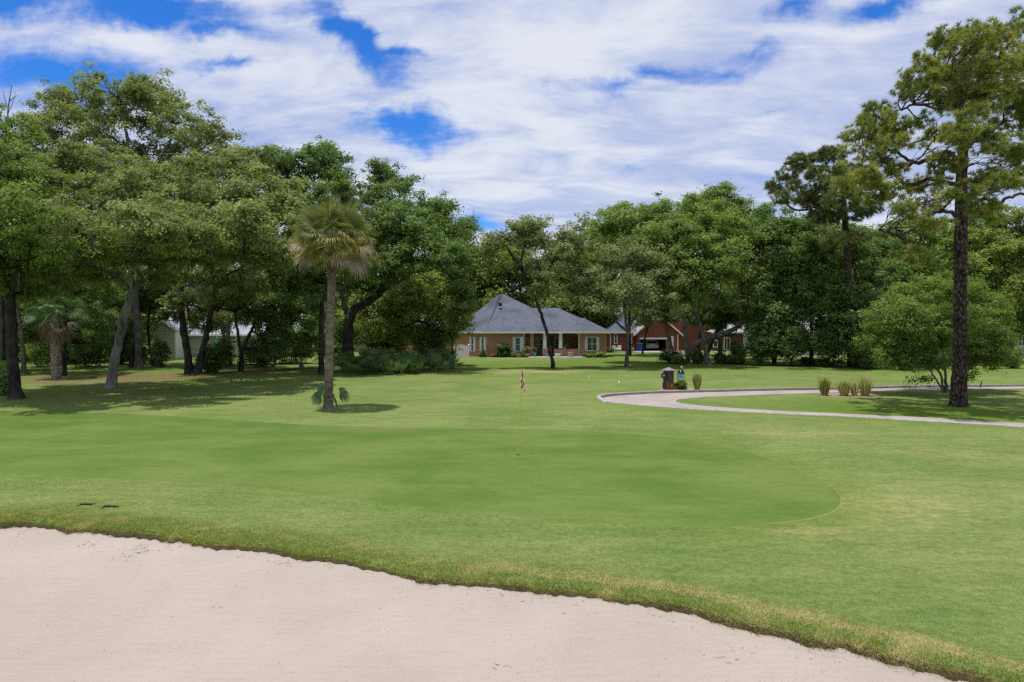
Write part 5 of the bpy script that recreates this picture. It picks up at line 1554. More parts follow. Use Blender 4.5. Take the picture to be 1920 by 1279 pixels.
# ---- brown brick house with the slate grey hip roof
Yh = 75.0
h1 = empty('brick_house', (2.0, Yh, 0), 'low brown brick house with slate grey hip roof and white porch columns', 'house')
xa, xb, xc, xd = px_x(912, Yh), px_x(985, Yh), px_x(1085, Yh), px_x(1138, Yh)
zE = px_z(622, Yh)
walls(h1, [(-6.5, 79), (xa, Yh), (xb, Yh), (xb, 78.2), (xc, 78.2), (xc, Yh), (xd, Yh), (xd, 90), (-6.5, 90)], -.05, zE, 'brick')
walls(h1, [(-12.6, 80.5), (-6.5, 80.5), (-6.5, 80.0), (-6.52, 89), (-12.6, 89)], -.05, zE - .1, 'brick', 'side_wall')
b = MB()
A, B_ = (px_x(937, 82.5), 82.2, 3.3 + 61.5 / 1280 * 82.2), (px_x(944, 83), 83, 3.3 + 61.5 / 1280 * 83)
P0, P1, P2, P3, P4 = (-7.0, 78.7, zE), (xa - .15, Yh - .55, zE), (px_x(1089, Yh), Yh - .55, zE), (px_x(1089, Yh), 92, zE), (-7.0, 92, zE)
b.quad(P1, P2, B_, A); b.quad(P0, P1, A); b.quad(P4, P0, A); b.quad(P2, P3, B_); b.quad(P3, P4, A, B_)
rf = b.build('roof', M['shingle'], h1)
b = MB()
hip(b, 3.0, xd + .35, Yh - .50, 91, zE + .012, (2.5, 80.6, 3.3 + 35.5 / 1280 * 80.6), (px_x(1046, 80.6), 80.6, 3.3 + 35.5 / 1280 * 80.6))
b.build('porch_roof', M['shingle'], h1)
b = MB()
hip(b, px_x(1072, Yh), xd + .42, Yh - .62, 84, zE + .006, (px_x(1086, 77.2), 77.2, 3.3 + 16.5 / 1280 * 77.2), (px_x(1094, 77.2), 77.2, 3.3 + 16.5 / 1280 * 77.2))
b.build('corner_roof', M['shingle'], h1)
b = MB(); hip(b, -13.1, -6.0, 80.0, 90, zE - .06, (-10.5, 84.5, 4.6), (-7, 84.5, 4.6)); b.build('side_roof', M['shingle'], h1)
b = MB()
b.quad((-7.0, 78.75, zE - .12), (xa - .15, Yh - .5, zE - .12), (xd + .3, Yh - .5, zE - .12), (xd + .3, 91, zE - .12), (-7.0, 91, zE - .12))
b.build('soffit', M['trim'], h1)
eave(h1, [(-7.0, 78.7), (xa - .15, Yh - .55), (px_x(1072, Yh), Yh - .55)], zE)
eave(h1, [(px_x(1072, Yh), Yh - .62), (xd + .42, Yh - .62), (xd + .42, 90)], zE, name='gutter')
eave(h1, [(-13.1, 80.0), (-6.6, 80.0)], zE - .06)
# hip cap, vent pipe and vent
c = at(938, 570, 79.3); b = MB(); b.box(c[0] - .2, c[0] + .2, c[1] - .15, c[1] + .25, c[2] - .25, c[2] + .12); b.build('roof_vent', M['rubber'], rf)
c = at(884, 591, 79.0); b = MB(); b.lathe(c[0], c[1], [(.05, c[2] - .6), (.05, c[2] + .02), (.13, c[2] + .05), (.10, c[2] + .16), (.02, c[2] + .2)], 10); b.build('vent_cap', M['white'], rf)
# windows on the front
def zz(p): return px_z(p, Yh)
window(h1, px_x(966.5, Yh), px_x(975, Yh), zz(658), zz(633.5), Yh, 'glass_teal')
shutter(h1, px_x(961.5, Yh), px_x(965.5, Yh), zz(659), zz(632), Yh); shutter(h1, px_x(976.2, Yh), px_x(980.5, Yh), zz(659), zz(632), Yh)
window(h1, px_x(1101.5, Yh), px_x(1118.5, Yh), zz(657), zz(633), Yh, cols=2, fw=.09)
shutter(h1, px_x(1097, Yh), px_x(1100.3, Yh), zz(657.5), zz(632), Yh); shutter(h1, px_x(1120, Yh), px_x(1123.6, Yh), zz(657.5), zz(632), Yh)
# windows on the angled left wall: built flat, then turned with the wall
def angled(px, w):
    t = 0.0
    for _ in range(30):
        t = (px - 912.0) / (855 - 912.0) if _ == 0 else t
        x = xa + (-6.5 - xa) * t; y = Yh + 4 * t
        e = 960 + x / y * 1280 - px
        t += e / 60.0
    return x, y
ang = math.atan2(-4.0, xa + 6.5)
for px in (886.0, 905.5):
    x, y = angled(px, 0)
    for kind, x0, x1 in (('w', -.14, .14), ('s', -.52, -.25), ('s', .25, .52)):
        if kind == 'w': o = window(h1, x + x0, x + x1, px_z(658, y), px_z(634, y), y - .0, fw=.06)
        else: o = shutter(h1, x + x0, x + x1, px_z(658.5, y), px_z(632, y), y)
        for ob in [o] + list(o.children):
            me = ob.data
            for v in me.vertices:
                wx, wy = v.co.x + 2.0 - x, v.co.y + Yh - y
                v.co.x = x + wx * math.cos(ang) - wy * math.sin(ang) - 2.0
                v.co.y = y + wx * math.sin(ang) + wy * math.cos(ang) - Yh
# porch
Yp = 78.2
window(h1, px_x(984.5, Yp), px_x(989.5, Yp) + .1, px_z(656, Yp), px_z(637, Yp), Yp, arch=True)
for p0, p1 in ((1002, 1008.5), (1013, 1019), (1042, 1048.5)):
    window(h1, px_x(p0, Yp), px_x(p1, Yp), px_z(656, Yp), px_z(636, Yp), Yp, arch=True, frame='trim')
b = MB(); x0, x1 = px_x(1028, Yp), px_x(1037, Yp); b.box(x0, x1, Yp - .06, Yp, .1, 2.2); d = b.build('door', M['door_brown'], h1)
b = MB(); b.lathe(x1 - .1, Yp - .09, [(.03, 1.0), (.045, 1.03), (.03, 1.06)], 8); b.build('handle', M['silver'], d)
for p in (1021.3, 1051.3):
    x = px_x(p, Yh); z0, z1 = zz(653), zE - .12
    b = MB(); b.lathe(x, Yh + .05, [(.27, z0), (.27, z0 + .08), (.21, z0 + .12), (.215, z0 + .7), (.175, z1 - .2), (.23, z1 - .12), (.25, z1 - .06), (.25, z1)], 18)
    b.build('porch_column', M['white'], h1, smooth=False)
b = MB(); b.box(px_x(1017, Yh), px_x(1027.5, Yh), Yh - .2, Yh + .35, 0, zz(653)); b.box(px_x(1039, Yh), xc - .02, Yh - .2, Yh + .3, 0, zz(654.5))
b.build('porch_wall', M['brick'], h1)
b = MB(); b.box(px_x(994, Yh), px_x(1000.5, Yh), Yh - .1, Yh + .4, 0, zE - .13); b.build('brick_pillar', M['brick'], h1)
b = MB(); b.box(xb + .02, xc - .02, Yh + .36, Yp - .005, -.02, .09); b.box(px_x(1000.6, Yh), px_x(1016.8, Yh), Yh - .28, Yh + .36, -.02, .16); b.build('porch_floor', M['brick_red'], h1)
for p in (981, 1085.5):
    x = px_x(p, Yh); b = MB(); b.bar((x, Yh - .07, .15), (x, Yh - .07, zE - .35), .05, 8); b.bar((x, Yh - .07, zE - .35), (x + .05, Yh - .5, zE - .14), .05, 8); b.bar((x, Yh - .07, .15), (x + .03, Yh - .25, .06), .05, 8)
    b.build('downspout', M['white'], h1)
for p, py in ((910.5, 624.5), (1082, 624.5), (1141, 624.5)):
    c = at(p, py, Yh - .35); b = MB(); b.lathe(c[0] - .06, c[1], [(.02, c[2] - .1), (.06, c[2] - .08), (.03, c[2] + .06)], 8); b.lathe(c[0] + .12, c[1], [(.02, c[2] - .1), (.06, c[2] - .08), (.03, c[2] + .06)], 8); b.build('flood_light', M['white'], h1)
pt = MB(); pt.bevbox(px_x(990, Yh), px_x(1094, Yh), 72.6, Yh - .29, -.05, .07, .02); tag(pt.build('patio', M['concrete'], None, (0, 0, 0)), kind='structure')


def pot(label, px, py, Y, r, h, mat, plant=None, name='flower_pot', seed=0):
    c = at(px, py, Y); z0 = c[2] - h
    z0 = max(z0, 0.06)
    root = empty(name, (c[0], Y, z0), label, 'pot')
    b = MB(); b.lathe(c[0], Y, [(r * .68, z0), (r * .72, z0 + .02), (r * .95, z0 + h * .82), (r * 1.08, z0 + h * .84), (r * 1.08, z0 + h), (r * .9, z0 + h), (r * .85, z0 + h * .85)], 16)
    b.build('pot', M[mat], root)
    if plant:
        r2 = np.random.default_rng(seed)
        B = np.array(world_loc(root))
        cc, out, _ = clump_centres([(np.array([c[0], Y, z0 + h + r * .9]), r * 1.2, r * 1.2, r)], .12, 1.2, r2, .8)
        V, Q, t = foliage(cc, out, .14, 20, .12, r2)
        mesh_np('plant', V, Q, M[plant], root, B, tint=t)
    return root


pot('pale clay pot on the patio before the right end of the porch wall', 1070, 660.5, 73.6, .30, .52, 'terracotta')
pot('teal glazed pot at the left of the porch steps', 1002.5, 660, 74.0, .20, .36, 'teal', 'shrub')
pot('small teal pot hidden behind the slender oak trunk', 1025.5, 664, 73.6, .20, .22, 'teal')
pot('wide white planter bowl right of the slender oak trunk', 1046, 663.5, 73.3, .32, .22, 'white')
pot('brick coloured planter beside the downspout', 988, 662.5, 74.0, .36, .30, 'terracotta', 'oak_grey', seed=3)
pot('hanging basket like pot on the porch wall', 1058.5, 651.5, 75.05, .20, .2, 'terracotta', 'oak_grey', seed=4)

# ---- white picket gate panel
Yg = 73.6
x0, x1 = px_x(849, Yg), px_x(878.5, Yg)
gt = empty('picket_gate', ((x0 + x1) / 2, Yg, 0), 'white arched picket gate beside the brown brick house', 'gate')
b = MB(); n = 15
for i in range(n):
    u = (i + .5) / n; x = x0 + .1 + (x1 - x0 - .2) * u; top = 1.18 + .18 * math.sin(PI * u)
    b.box(x - .035, x + .035, Yg - .03, Yg, .1, top); b.add([(x - .035, Yg - .03, top), (x + .035, Yg - .03, top), (x, Yg - .015, top + .06), (x - .035, Yg, top), (x + .035, Yg, top)], [(0, 1, 2), (3, 2, 4), (0, 2, 3), (1, 4, 2)])
b.build('pickets', M['vinyl'], gt)
b = MB(); b.box(x0 + .06, x1 - .06, Yg + .002, Yg + .05, .22, .36); b.box(x0 + .06, x1 - .06, Yg + .002, Yg + .05, 1.0, 1.14); b.build('rails', M['vinyl'], gt)
for x in (x0, x1):
    b = MB(); b.bevbox(x - .065, x + .065, Yg - .065, Yg + .065, 0, 1.36, .01); b.add([(x - .09, Yg - .09, 1.365), (x + .09, Yg - .09, 1.365), (x + .09, Yg + .09, 1.365), (x - .09, Yg + .09, 1.365), (x, Yg, 1.47)], [(0, 1, 4), (1, 2, 4), (2, 3, 4), (3, 0, 4), (0, 3, 2, 1)])
    b.build('post', M['vinyl'], gt)
b = MB(); xm = (x0 + x1) / 2; b.box(xm - .28, xm + .28, Yg - .045, Yg - .032, .86, .94); b.build('plate', M['yellow_green'], gt)

# ---- red brick house behind the oaks
Y2 = 93.0
h2 = empty('brick_house', (px_x(1280, Y2), Y2, 0), 'red brick two storey house with an open garage half hidden by oaks', 'house')
def X2(p, Y=Y2): return px_x(p, Y)
def Z2(p, Y=Y2): return px_z(p, Y)
ze = Z2(622.5)
walls(h2, [(X2(1141), Y2), (X2(1193.5), Y2), (X2(1193.5), 103), (X2(1141), 103)], -.05, ze, 'brick_red', 'side_wall')
b = MB(); hip(b, X2(1136), X2(1196.5), Y2 - .5, 104, ze, (X2(1171, 97.5), 97.5, 3.3 + 21 / 1280 * 97.5), (X2(1175, 97.5), 98.5, 3.3 + 21 / 1280 * 97.5)); b.build('side_roof', M['shingle'], h2)
eave(h2, [(X2(1136), Y2 - .5), (X2(1196.5), Y2 - .5)], ze)
Yq = 92.2
gx0, gx1, gz = X2(1201, Yq), X2(1249, Yq), Z2(636, Yq)
wl, wr = X2(1194, Yq), X2(1273, Yq)
zs = Z2(622.5, Yq); zp = Z2(588, Yq); xm = (wl + wr) / 2
b = MB()
b.quad((wl, Yq, 0), (gx0, Yq, 0), (gx0, Yq, gz), (wl, Yq, gz)); b.quad((gx1, Yq, 0), (wr, Yq, 0), (wr, Yq, gz), (gx1, Yq, gz))
b.quad((wl, Yq, gz), (wr, Yq, gz), (wr, Yq, zs), (wl, Yq, zs)); b.quad((wl, Yq, zs), (wr, Yq, zs), (xm, Yq, zp))
b.quad((wr, Yq, 0), (wr, 103, 0), (wr, 103, zs), (wr, Yq, zs)); b.quad((wl, 103, 0), (wl, Yq, 0), (wl, Yq, zs), (wl, 103, zs))
b.build('wall', M['brick_red'], h2)
b = MB(); b.box(gx0 - .12, gx1 + .12, Yq - .08, Yq + .2, gz - .02, gz + .22); b.build('garage_lintel', M['trim'], h2)
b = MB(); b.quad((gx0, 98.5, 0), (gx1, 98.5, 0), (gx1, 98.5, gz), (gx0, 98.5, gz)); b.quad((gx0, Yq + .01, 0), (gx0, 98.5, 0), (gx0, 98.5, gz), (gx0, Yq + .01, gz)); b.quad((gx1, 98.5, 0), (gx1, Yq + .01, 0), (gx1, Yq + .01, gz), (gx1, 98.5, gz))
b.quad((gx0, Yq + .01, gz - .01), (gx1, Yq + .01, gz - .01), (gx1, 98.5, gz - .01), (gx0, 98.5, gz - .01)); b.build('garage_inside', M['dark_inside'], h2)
b = MB()
for sx, ex in ((1, wr), (-1, wl)):
    e2 = ex + sx * .5; zlow = zs - .5 * (zp - zs) / (wr - xm)
    b.quad((xm, Yq - .35, zp + .06), (e2, Yq - .35, zlow + .06), (e2, 104, zlow + .06), (xm, 104, zp + .06))
b.build('garage_roof', M['shingle_pale'], h2)
b = MB()
for sx, ex in ((1, wr), (-1, wl)):
    e2 = ex + sx * .5; zlow = zs - .5 * (zp - zs) / (wr - xm)
    for k, (ya, yb, h) in enumerate(((Yq - .40, Yq - .352, .22),)):
        P = [(xm, ya, zp - h + .05), (e2, ya, zlow - h + .05), (e2, ya, zlow + .08), (xm, ya, zp + .08)]
        b.add(P + [(x, yb, z) for x, _, z in P], [(0, 1, 2, 3), (7, 6, 5, 4), (0, 4, 5, 1), (1, 5, 6, 2), (2, 6, 7, 3), (3, 7, 4, 0)])
b.build('rake_board', M['trim'], h2)
x = X2(1271, Yq); b = MB(); b.bar((x, Yq - .07, .1), (x, Yq - .07, zs - .3), .06, 8); b.build('downspout', M['white'], h2)
x = X2(1144.5); b = MB(); b.bar((x, Y2 - .07, .1), (x, Y2 - .07, ze - .3), .06, 8); b.bar((x, Y2 - .07, ze - .3), (x - .3, Y2 - .45, ze - .14), .06, 8); b.build('downspout', M['white'], h2)
window(h2, X2(1152.5), X2(1156.5), Z2(643), Z2(627), Y2, fw=.1)
window(h2, X2(1180), X2(1184), Z2(643), Z2(627), Y2, fw=.1)
b = MB(); b.box(X2(1258, Yq), X2(1262.5, Yq), Yq - .05, Yq, 0, 2.05); d = b.build('door', M['white'], h2)
b = MB(); b.lathe(X2(1262, Yq) - .08, Yq - .08, [(.03, 1.0), (.04, 1.03), (.03, 1.06)], 8); b.build('handle', M['black_metal'], d)
# two storey block
Y3 = 96.0
z2 = Z2(586, Y3)
walls(h2, [(X2(1276, Y3), Y3), (X2(1392, Y3), Y3), (X2(1392, Y3), 106), (X2(1276, Y3), 106)], -.05, z2, 'brick_red', 'upper_wall')
b = MB(); hip(b, X2(1270, Y3), X2(1398, Y3), Y3 - .5, 107, z2, (X2(1310, 101), 101, 3.3 + 58 / 1280 * 101), (X2(1355, 101), 101, 3.3 + 58 / 1280 * 101)); b.build('roof', M['shingle'], h2)
eave(h2, [(X2(1270, Y3), Y3 - .5), (X2(1398, Y3), Y3 - .5)], z2)
window(h2, X2(1296, Y3), X2(1301, Y3), Z2(604, Y3), Z2(592, Y3), Y3, fw=.14); window(h2, X2(1340, Y3), X2(1346, Y3), Z2(604, Y3), Z2(592, Y3), Y3, fw=.12)
# one storey wing at the right
Y4 = 94.0
walls(h2, [(X2(1336, Y4), Y4), (X2(1424, Y4), Y4), (X2(1424, Y4), 104), (X2(1336, Y4), 104)], -.05, Z2(622.5, Y4), 'brick_red', 'wing_wall')
b = MB(); hip(b, X2(1332, Y4), X2(1429, Y4), Y4 - .5, 104.5, Z2(622.5, Y4), (X2(1362, 97.5), 97.5, 3.3 + 18 / 1280 * 97.5), (X2(1400, 97.5), 97.5, 3.3 + 18 / 1280 * 97.5)); b.build('wing_roof', M['shingle_pale'], h2)
eave(h2, [(X2(1332, Y4), Y4 - .5), (X2(1429, Y4), Y4 - .5)], Z2(622.5, Y4))
window(h2, X2(1401.5, Y4), X2(1414.5, Y4), Z2(645, Y4), Z2(628.5, Y4), Y4, cols=2, fw=.16)
window(h2, X2(1338.5, Y4), X2(1345, Y4), Z2(650, Y4), Z2(639, Y4), Y4, rows=1, fw=.12)
window(h2, X2(1358.5, Y4), X2(1362.5, Y4), Z2(655, Y4), Z2(634, Y4), Y4, rows=1, fw=.12, name='french_door'); window(h2, X2(1364.2, Y4), X2(1368, Y4), Z2(655, Y4), Z2(634, Y4), Y4, rows=1, fw=.06, name='french_door')
dv = MB(); dv.bevbox(gx0 - 1, gx1 + 1.5, 88.5, Yq - .01, -.05, .05, .02); tag(dv.build('driveway', M['concrete'], None, (0, 0, 0)), kind='structure')

# car in the garage, seen from behind
cx, cy = X2(1223, 93.5), 93.4
car = empty('parked_car', (cx, cy + 2.2, .05), 'silver car parked inside the open garage of the red brick house', 'car')
b = MB()
prof = [(0, .38), (.02, .80), (.10, .95), (.42, 1.50), (.75, 1.58), (2.2, 1.55), (3.0, 1.02), (4.2, .88), (4.4, .55), (4.38, .35)]
wv = [.86, .88, .87, .66, .64, .64, .82, .80, .78, .78]
L_, R_ = [(cx - w, cy + y, z + .05) for (y, z), w in zip(prof, wv)], [(cx + w, cy + y, z + .05) for (y, z), w in zip(prof, wv)]
n = len(prof)
b.add(L_ + R_, [(i, i + 1, n + i + 1, n + i) for i in range(n - 1)] + [tuple(range(n - 1, -1, -1)), tuple(range(n, 2 * n)), (n - 1, 0, n, 2 * n - 1)])
b.build('body', M['silver'], car)
b = MB(); b.quad((cx - .74, cy + .13, 1.07), (cx + .74, cy + .13, 1.07), (cx + .60, cy + .395, 1.50), (cx - .60, cy + .395, 1.50)); b.build('rear_window', M['glass'], car)
for s in (-1, 1):
    b = MB(); b.box(cx + s * .74 - .1, cx + s * .74 + .1, cy - .02, cy + .06, .78, .96); b.build('tail_light', M['red_lamp'], car)
    for y in (.85, 3.5):
        b = MB(); b.bar((cx + s * .62, cy + y, .36), (cx + s * .88, cy + y, .36), .31, 18); w = b.build('wheel', M['rubber'], car)
        b = MB(); b.bar((cx + s * .80, cy + y, .36), (cx + s * .89, cy + y, .36), .18, 14); b.build('rim', M['silver'], w)
b = MB(); b.box(cx - .84, cx + .84, cy - .06, cy + .05, .38, .62); b.build('bumper', M['silver'], car)
b = MB(); b.box(cx - .22, cx + .22, cy - .015, cy + .02, .80, .92); b.build('number_plate', M['white'], car)

# blue wheeled bin
bx, by = X2(1200, 91.3), 91.3
bn = empty('wheeled_bin', (bx, by, 0), 'blue wheeled recycling bin beside the garage opening', 'bin')
b = MB(); b.add([(bx - .27, by - .27, .06), (bx + .27, by - .27, .06), (bx + .27, by + .25, .06), (bx - .27, by + .25, .06), (bx - .36, by - .36, 1.02), (bx + .36, by - .36, 1.02), (bx + .36, by + .36, 1.02), (bx - .36, by + .36, 1.02)],
              [(0, 3, 2, 1), (4, 5, 6, 7), (0, 1, 5, 4), (1, 2, 6, 5), (2, 3, 7, 6), (3, 0, 4, 7)]); b.build('body', M['blue_bin'], bn)
b = MB(); b.bevbox(bx - .39, bx + .39, by - .40, by + .38, 1.025, 1.12, .03); b.bar((bx - .3, by + .43, 1.06), (bx + .3, by + .43, 1.06), .025); b.build('lid', M['blue_bin'], bn)
for s in (-1, 1):
    b = MB(); b.bar((bx + s * .28, by + .3, .13), (bx + s * .36, by + .3, .13), .13, 14); b.build('wheel', M['rubber'], bn)


def chair(label, px, Y, rz):
    x = px_x(px, Y)
    c = empty('garden_chair', (x, Y, 0), label, 'chair', 'white garden chairs between the brick houses')
    def go(b, n):
        b.rot(x, Y, rz); return b.build(n, M['white'], c)
    go(MB().bevbox(x - .25, x + .25, Y - .25, Y + .23, .40, .45, .02), 'seat')
    b = MB(); b.box(x - .25, x + .25, Y + .235, Y + .275, .78, .90); b.box(x - .25, x + .25, Y + .235, Y + .275, .46, .50)
    for i in range(5): b.box(x - .24 + i * .105, x - .18 + i * .105, Y + .24, Y + .27, .50, .78)
    go(b, 'backrest')
    for s in (-1, 1):
        go(MB().box(x + s * .25 - .03, x + s * .25 + .03, Y - .22, Y + .235, .62, .66), 'armrest')
        for y in (-.22, .22): go(MB().box(x + s * .25 - .025, x + s * .25 + .025, Y + y - .025, Y + y + .025, 0, .62 if y < 0 else .40), 'leg')


chair('white plastic garden chair nearest the corner of the brown brick house', 1153.5, 88.0, .5)
chair('white plastic garden chair second from the brown house corner', 1160.5, 88.4, -.4)
chair('white garden chair alone just left of the blue bin', 1183, 88.6, 2.4)

# ---- cream siding house on the left
Yl = 71.0
h3 = empty('siding_house', (px_x(400, Yl), Yl, 0), 'cream siding house with pale metallic roof seen between dark trunks', 'house')
def XL(p, Y=Yl): return px_x(p, Y)
def ZL(p, Y=Yl): return px_z(p, Y)
xg0, xg1 = XL(290), XL(328.5); zs = ZL(618); zp = ZL(602); xm = XL(306)
b = MB(); b.quad((xg0, Yl, -.05), (xg1, Yl, -.05), (xg1, Yl, zs), (xg0, Yl, zs)); b.quad((xg0, Yl, zs), (xg1, Yl, zs), (xm, Yl, zp))
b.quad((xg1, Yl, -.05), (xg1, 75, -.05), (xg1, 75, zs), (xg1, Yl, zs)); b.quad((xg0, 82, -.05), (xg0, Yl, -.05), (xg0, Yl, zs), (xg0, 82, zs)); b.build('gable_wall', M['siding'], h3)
b = MB(); b.quad((xm, Yl - .3, zp + .1), (xg1 + .3, Yl - .3, zs - .05), (xg1 + .3, 79, zs - .05), (xm, 79, zp + .1)); b.quad((xg0 - .3, Yl - .3, zs - .1), (xm, Yl - .3, zp + .1), (xm, 79, zp + .1), (xg0 - .3, 79, zs - .1)); b.build('gable_roof', M['shingle_pale'], h3)
b = MB()
for xe, zz_ in ((xg1 + .3, zs - .05), (xg0 - .3, zs - .1)):
    P = [(xm, Yl - .34, zp - .1), (xe, Yl - .34, zz_ - .2), (xe, Yl - .34, zz_ + .03), (xm, Yl - .34, zp + .13)]
    b.add(P + [(x, y + .035, z) for x, y, z in P], [(0, 1, 2, 3), (7, 6, 5, 4), (0, 4, 5, 1), (1, 5, 6, 2), (2, 6, 7, 3), (3, 7, 4, 0)])
b.build('rake_board', M['white'], h3)
x0, x1 = XL(329, 74), XL(522, 74); ze = ZL(627, 74)
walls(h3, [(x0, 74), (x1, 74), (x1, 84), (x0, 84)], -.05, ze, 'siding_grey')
b = MB()
rz_ = 3.3 + 56 / 1280 * 79
b.quad((x0 - 1.6, 73.5, ze), (x1 + .4, 73.5, ze), (XL(500, 79), 79, rz_), (XL(345, 79), 79, rz_)); b.quad((x1 + .4, 84.5, ze), (x0 - 1.6, 84.5, ze), (XL(345, 79), 79, rz_), (XL(500, 79), 79, rz_))
b.quad((x0 - 1.6, 84.5, ze), (x0 - 1.6, 73.5, ze), (XL(345, 79), 79, rz_)); b.quad((x1 + .4, 73.5, ze), (x1 + .4, 84.5, ze), (XL(500, 79), 79, rz_)); b.build('roof', M['shingle_pale'], h3)
eave(h3, [(x0 - .2, 73.5), (x1 + .4, 73.5)], ze, 'white')
window(h3, XL(427, 74), XL(433, 74), ZL(643, 74), ZL(631, 74), 74, fw=.1); window(h3, XL(435.5, 74), XL(441, 74), ZL(643, 74), ZL(631, 74), 74, fw=.1); window(h3, XL(480, 74), XL(487, 74), ZL(645, 74), ZL(631, 74), 74, fw=.1)
for lab, p, z0, z1 in (('closed teal parasol in front of the cream house', 407, 1.35, 2.25), ('shorter closed teal parasol right of the taller one', 426, 1.2, 1.75)):
    x, y = px_x(p, 69.5), 69.5
    u = empty('parasol', (x, y, 0), lab, 'parasol')
    MB().bar((x, y, 0), (x, y, z1 + .08), .025, 8).build('pole', M['white'], u)
    MB().lathe(x, y, [(.22, 0), (.22, .06), (.06, .1)], 14).build('base', M['concrete'], u)
    b = MB(); b.lathe(x, y, [(.16, z0), (.24, z0 + .12), (.20, z0 + (z1 - z0) * .5), (.07, z1), (.02, z1 + .04)], 11); b.build('canopy', M['teal'], u)


def plainhouse(label, px0, px1, Y, eavepy, ridgepy, r0, r1, dep=10):
    h = empty('far_house', (px_x((px0 + px1) / 2, Y), Y, 0), label, 'house')
    ze = px_z(eavepy, Y)
    walls(h, [(px_x(px0, Y), Y), (px_x(px1, Y), Y), (px_x(px1, Y), Y + dep), (px_x(px0, Y), Y + dep)], -.05, ze, 'siding_grey')
    b = MB(); ym = Y + dep / 2; rz = 3.3 + (613 - ridgepy) / 1280 * ym
    hip(b, px_x(px0 - 4, Y), px_x(px1 + 4, Y), Y - .5, Y + dep + .5, ze, (px_x(r0, ym), ym, rz), (px_x(r1, ym), ym, rz)); b.build('roof', M['shingle_pale'], h)
    eave(h, [(px_x(px0 - 4, Y), Y - .5), (px_x(px1 + 4, Y), Y - .5)], ze, 'white')
    for k in (.25, .7):
        p = px0 + (px1 - px0) * k
        window(h, px_x(p - 6, Y), px_x(p + 6, Y), px_z(648, Y), px_z(630, Y), Y, cols=2, fw=.1)


plainhouse('pale roofed house hidden behind the dark right hand bushes', 1448, 1580, 80, 622, 590, 1475, 1550)
plainhouse('house with a pale roof at the far right edge', 1885, 2010, 74, 612, 592, 1915, 1985)

# ================================================================== GOLF COURSE OBJECTS
# flagstick leaning slightly right, flag hanging limp
b0 = gnd(971.5, 853.5); Yf = b0[1]
fl = empty('golf_flagstick', b0, 'leaning yellow flagstick with limp red and white checked flag on the green', 'golf flag')
tp = at(979, 697, Yf)
MB().bar(b0 - [0, 0, .1], b0 * .5 + tp * .5, .0125, 10).bar(b0 * .5 + tp * .5, tp, .0095, 10).build('pole', M['flag_pole'], fl)
MB().lathe(tp[0], tp[1], [(.012, tp[2] - .02), (.018, tp[2]), (.012, tp[2] + .02)], 8).build('knob', M['red_cloth'], fl)
# drooping cloth: narrow at the top, pleated, widening to a slanted hem
nu, nv = 13, 20
ax = (b0 - tp) / np.linalg.norm(b0 - tp)
G = np.zeros((nv, nu, 3))
for i in range(nv):
    v = i / (nv - 1)
    for j in range(nu):
        u = j / (nu - 1)
        wd = .020 + .075 * min(1, v * 1.5)
        x = -.02 * min(1, v * 2) + wd * u + .02 * v * v * u
        y = -.018 - .028 * math.sin(u * 9.0 + v * 1.5) * min(1, v * 2 + .15)
        drop = .02 + v * (.385 + .12 * u)
        G[i, j] = tp + ax * drop + np.array([x, y, 0])
idx = np.arange(nu * nv).reshape(nv, nu)
Q = np.stack([idx[:-1, :-1], idx[1:, :-1], idx[1:, 1:], idx[:-1, 1:]], -1)
chk = (((np.arange(nv - 1) / (nv - 1) * 4.6).astype(int)[:, None] + (np.arange(nu - 1) / (nu - 1) * 2.6 + .3).astype(int)[None, :]) % 2 == 0)
chk[:4] = True
f = mesh_np('flag', G.reshape(-1, 3), Q.reshape(-1, 4), M['red_cloth'], fl, b0, smooth=True)
f.data.materials.append(M['white_cloth'])
f.data.polygons.foreach_set('material_index', (~chk.ravel()).astype(np.int32))
b = MB(); b.lathe(b0[0], b0[1], [(.054, .009), (.054, .012), (.05, .012), (.05, .0095)], 24); tag(b.build('golf_hole', M['rubber'], None, b0), 'dark golf hole at the foot of the yellow flagstick', 'golf hole')

# litter bin post with pyramid cap
Yb_ = gnd(1254, 730.5)[1]
bx, by = px_x(1254, Yb_), Yb_
pb = empty('post_bin', (bx, by, 0), 'dark brown square post bin with a grey pyramid cap beside the path', 'bin')
A_ = math.radians(24)
def go(b, n, m, par=pb, s=False):
    b.rot(bx, by, A_); return b.build(n, M[m], par, smooth=s)
w = .185
b = MB(); b.box(-w, w, -w, w, 0, 1)
b = MB()
for i in range(7):                                # vertical boards all round
    u = -w + 2 * w * i / 7; u2 = u + 2 * w / 7 - .006
    b.box(bx + u, bx + u2, by - w - .012, by - w, .34, 1.0); b.box(bx + u, bx + u2, by + w, by + w + .012, .34, 1.0)
    b.box(bx - w - .012, bx - w, by + u, by + u2, .34, 1.0); b.box(bx + w, bx + w + .012, by + u, by + u2, .34, 1.0)
b.box(bx - w, bx + w, by - w, by + w, .02, 1.0)
go(b, 'body', 'brown_panel')
b = MB(); q = w + .014
b.box(bx - q, bx + q, by - q, by + q, .33, .40); b.box(bx - q - .006, bx + q + .006, by - q - .006, by + q + .006, 0, .06)
for s in (-1, 1):
    for t in (-1, 1): b.box(bx + s * q - .03, bx + s * q + .03, by + t * q - .03, by + t * q + .03, .06, .33)
b.box(bx - q + .03, bx + q - .03, by - q + .004, by - q + .016, .06, .33); b.box(bx + q - .016, bx + q - .004, by - q + .03, by + q - .03, .06, .33)
go(b, 'base_frame', 'red_brown')
b = MB(); e = w + .09
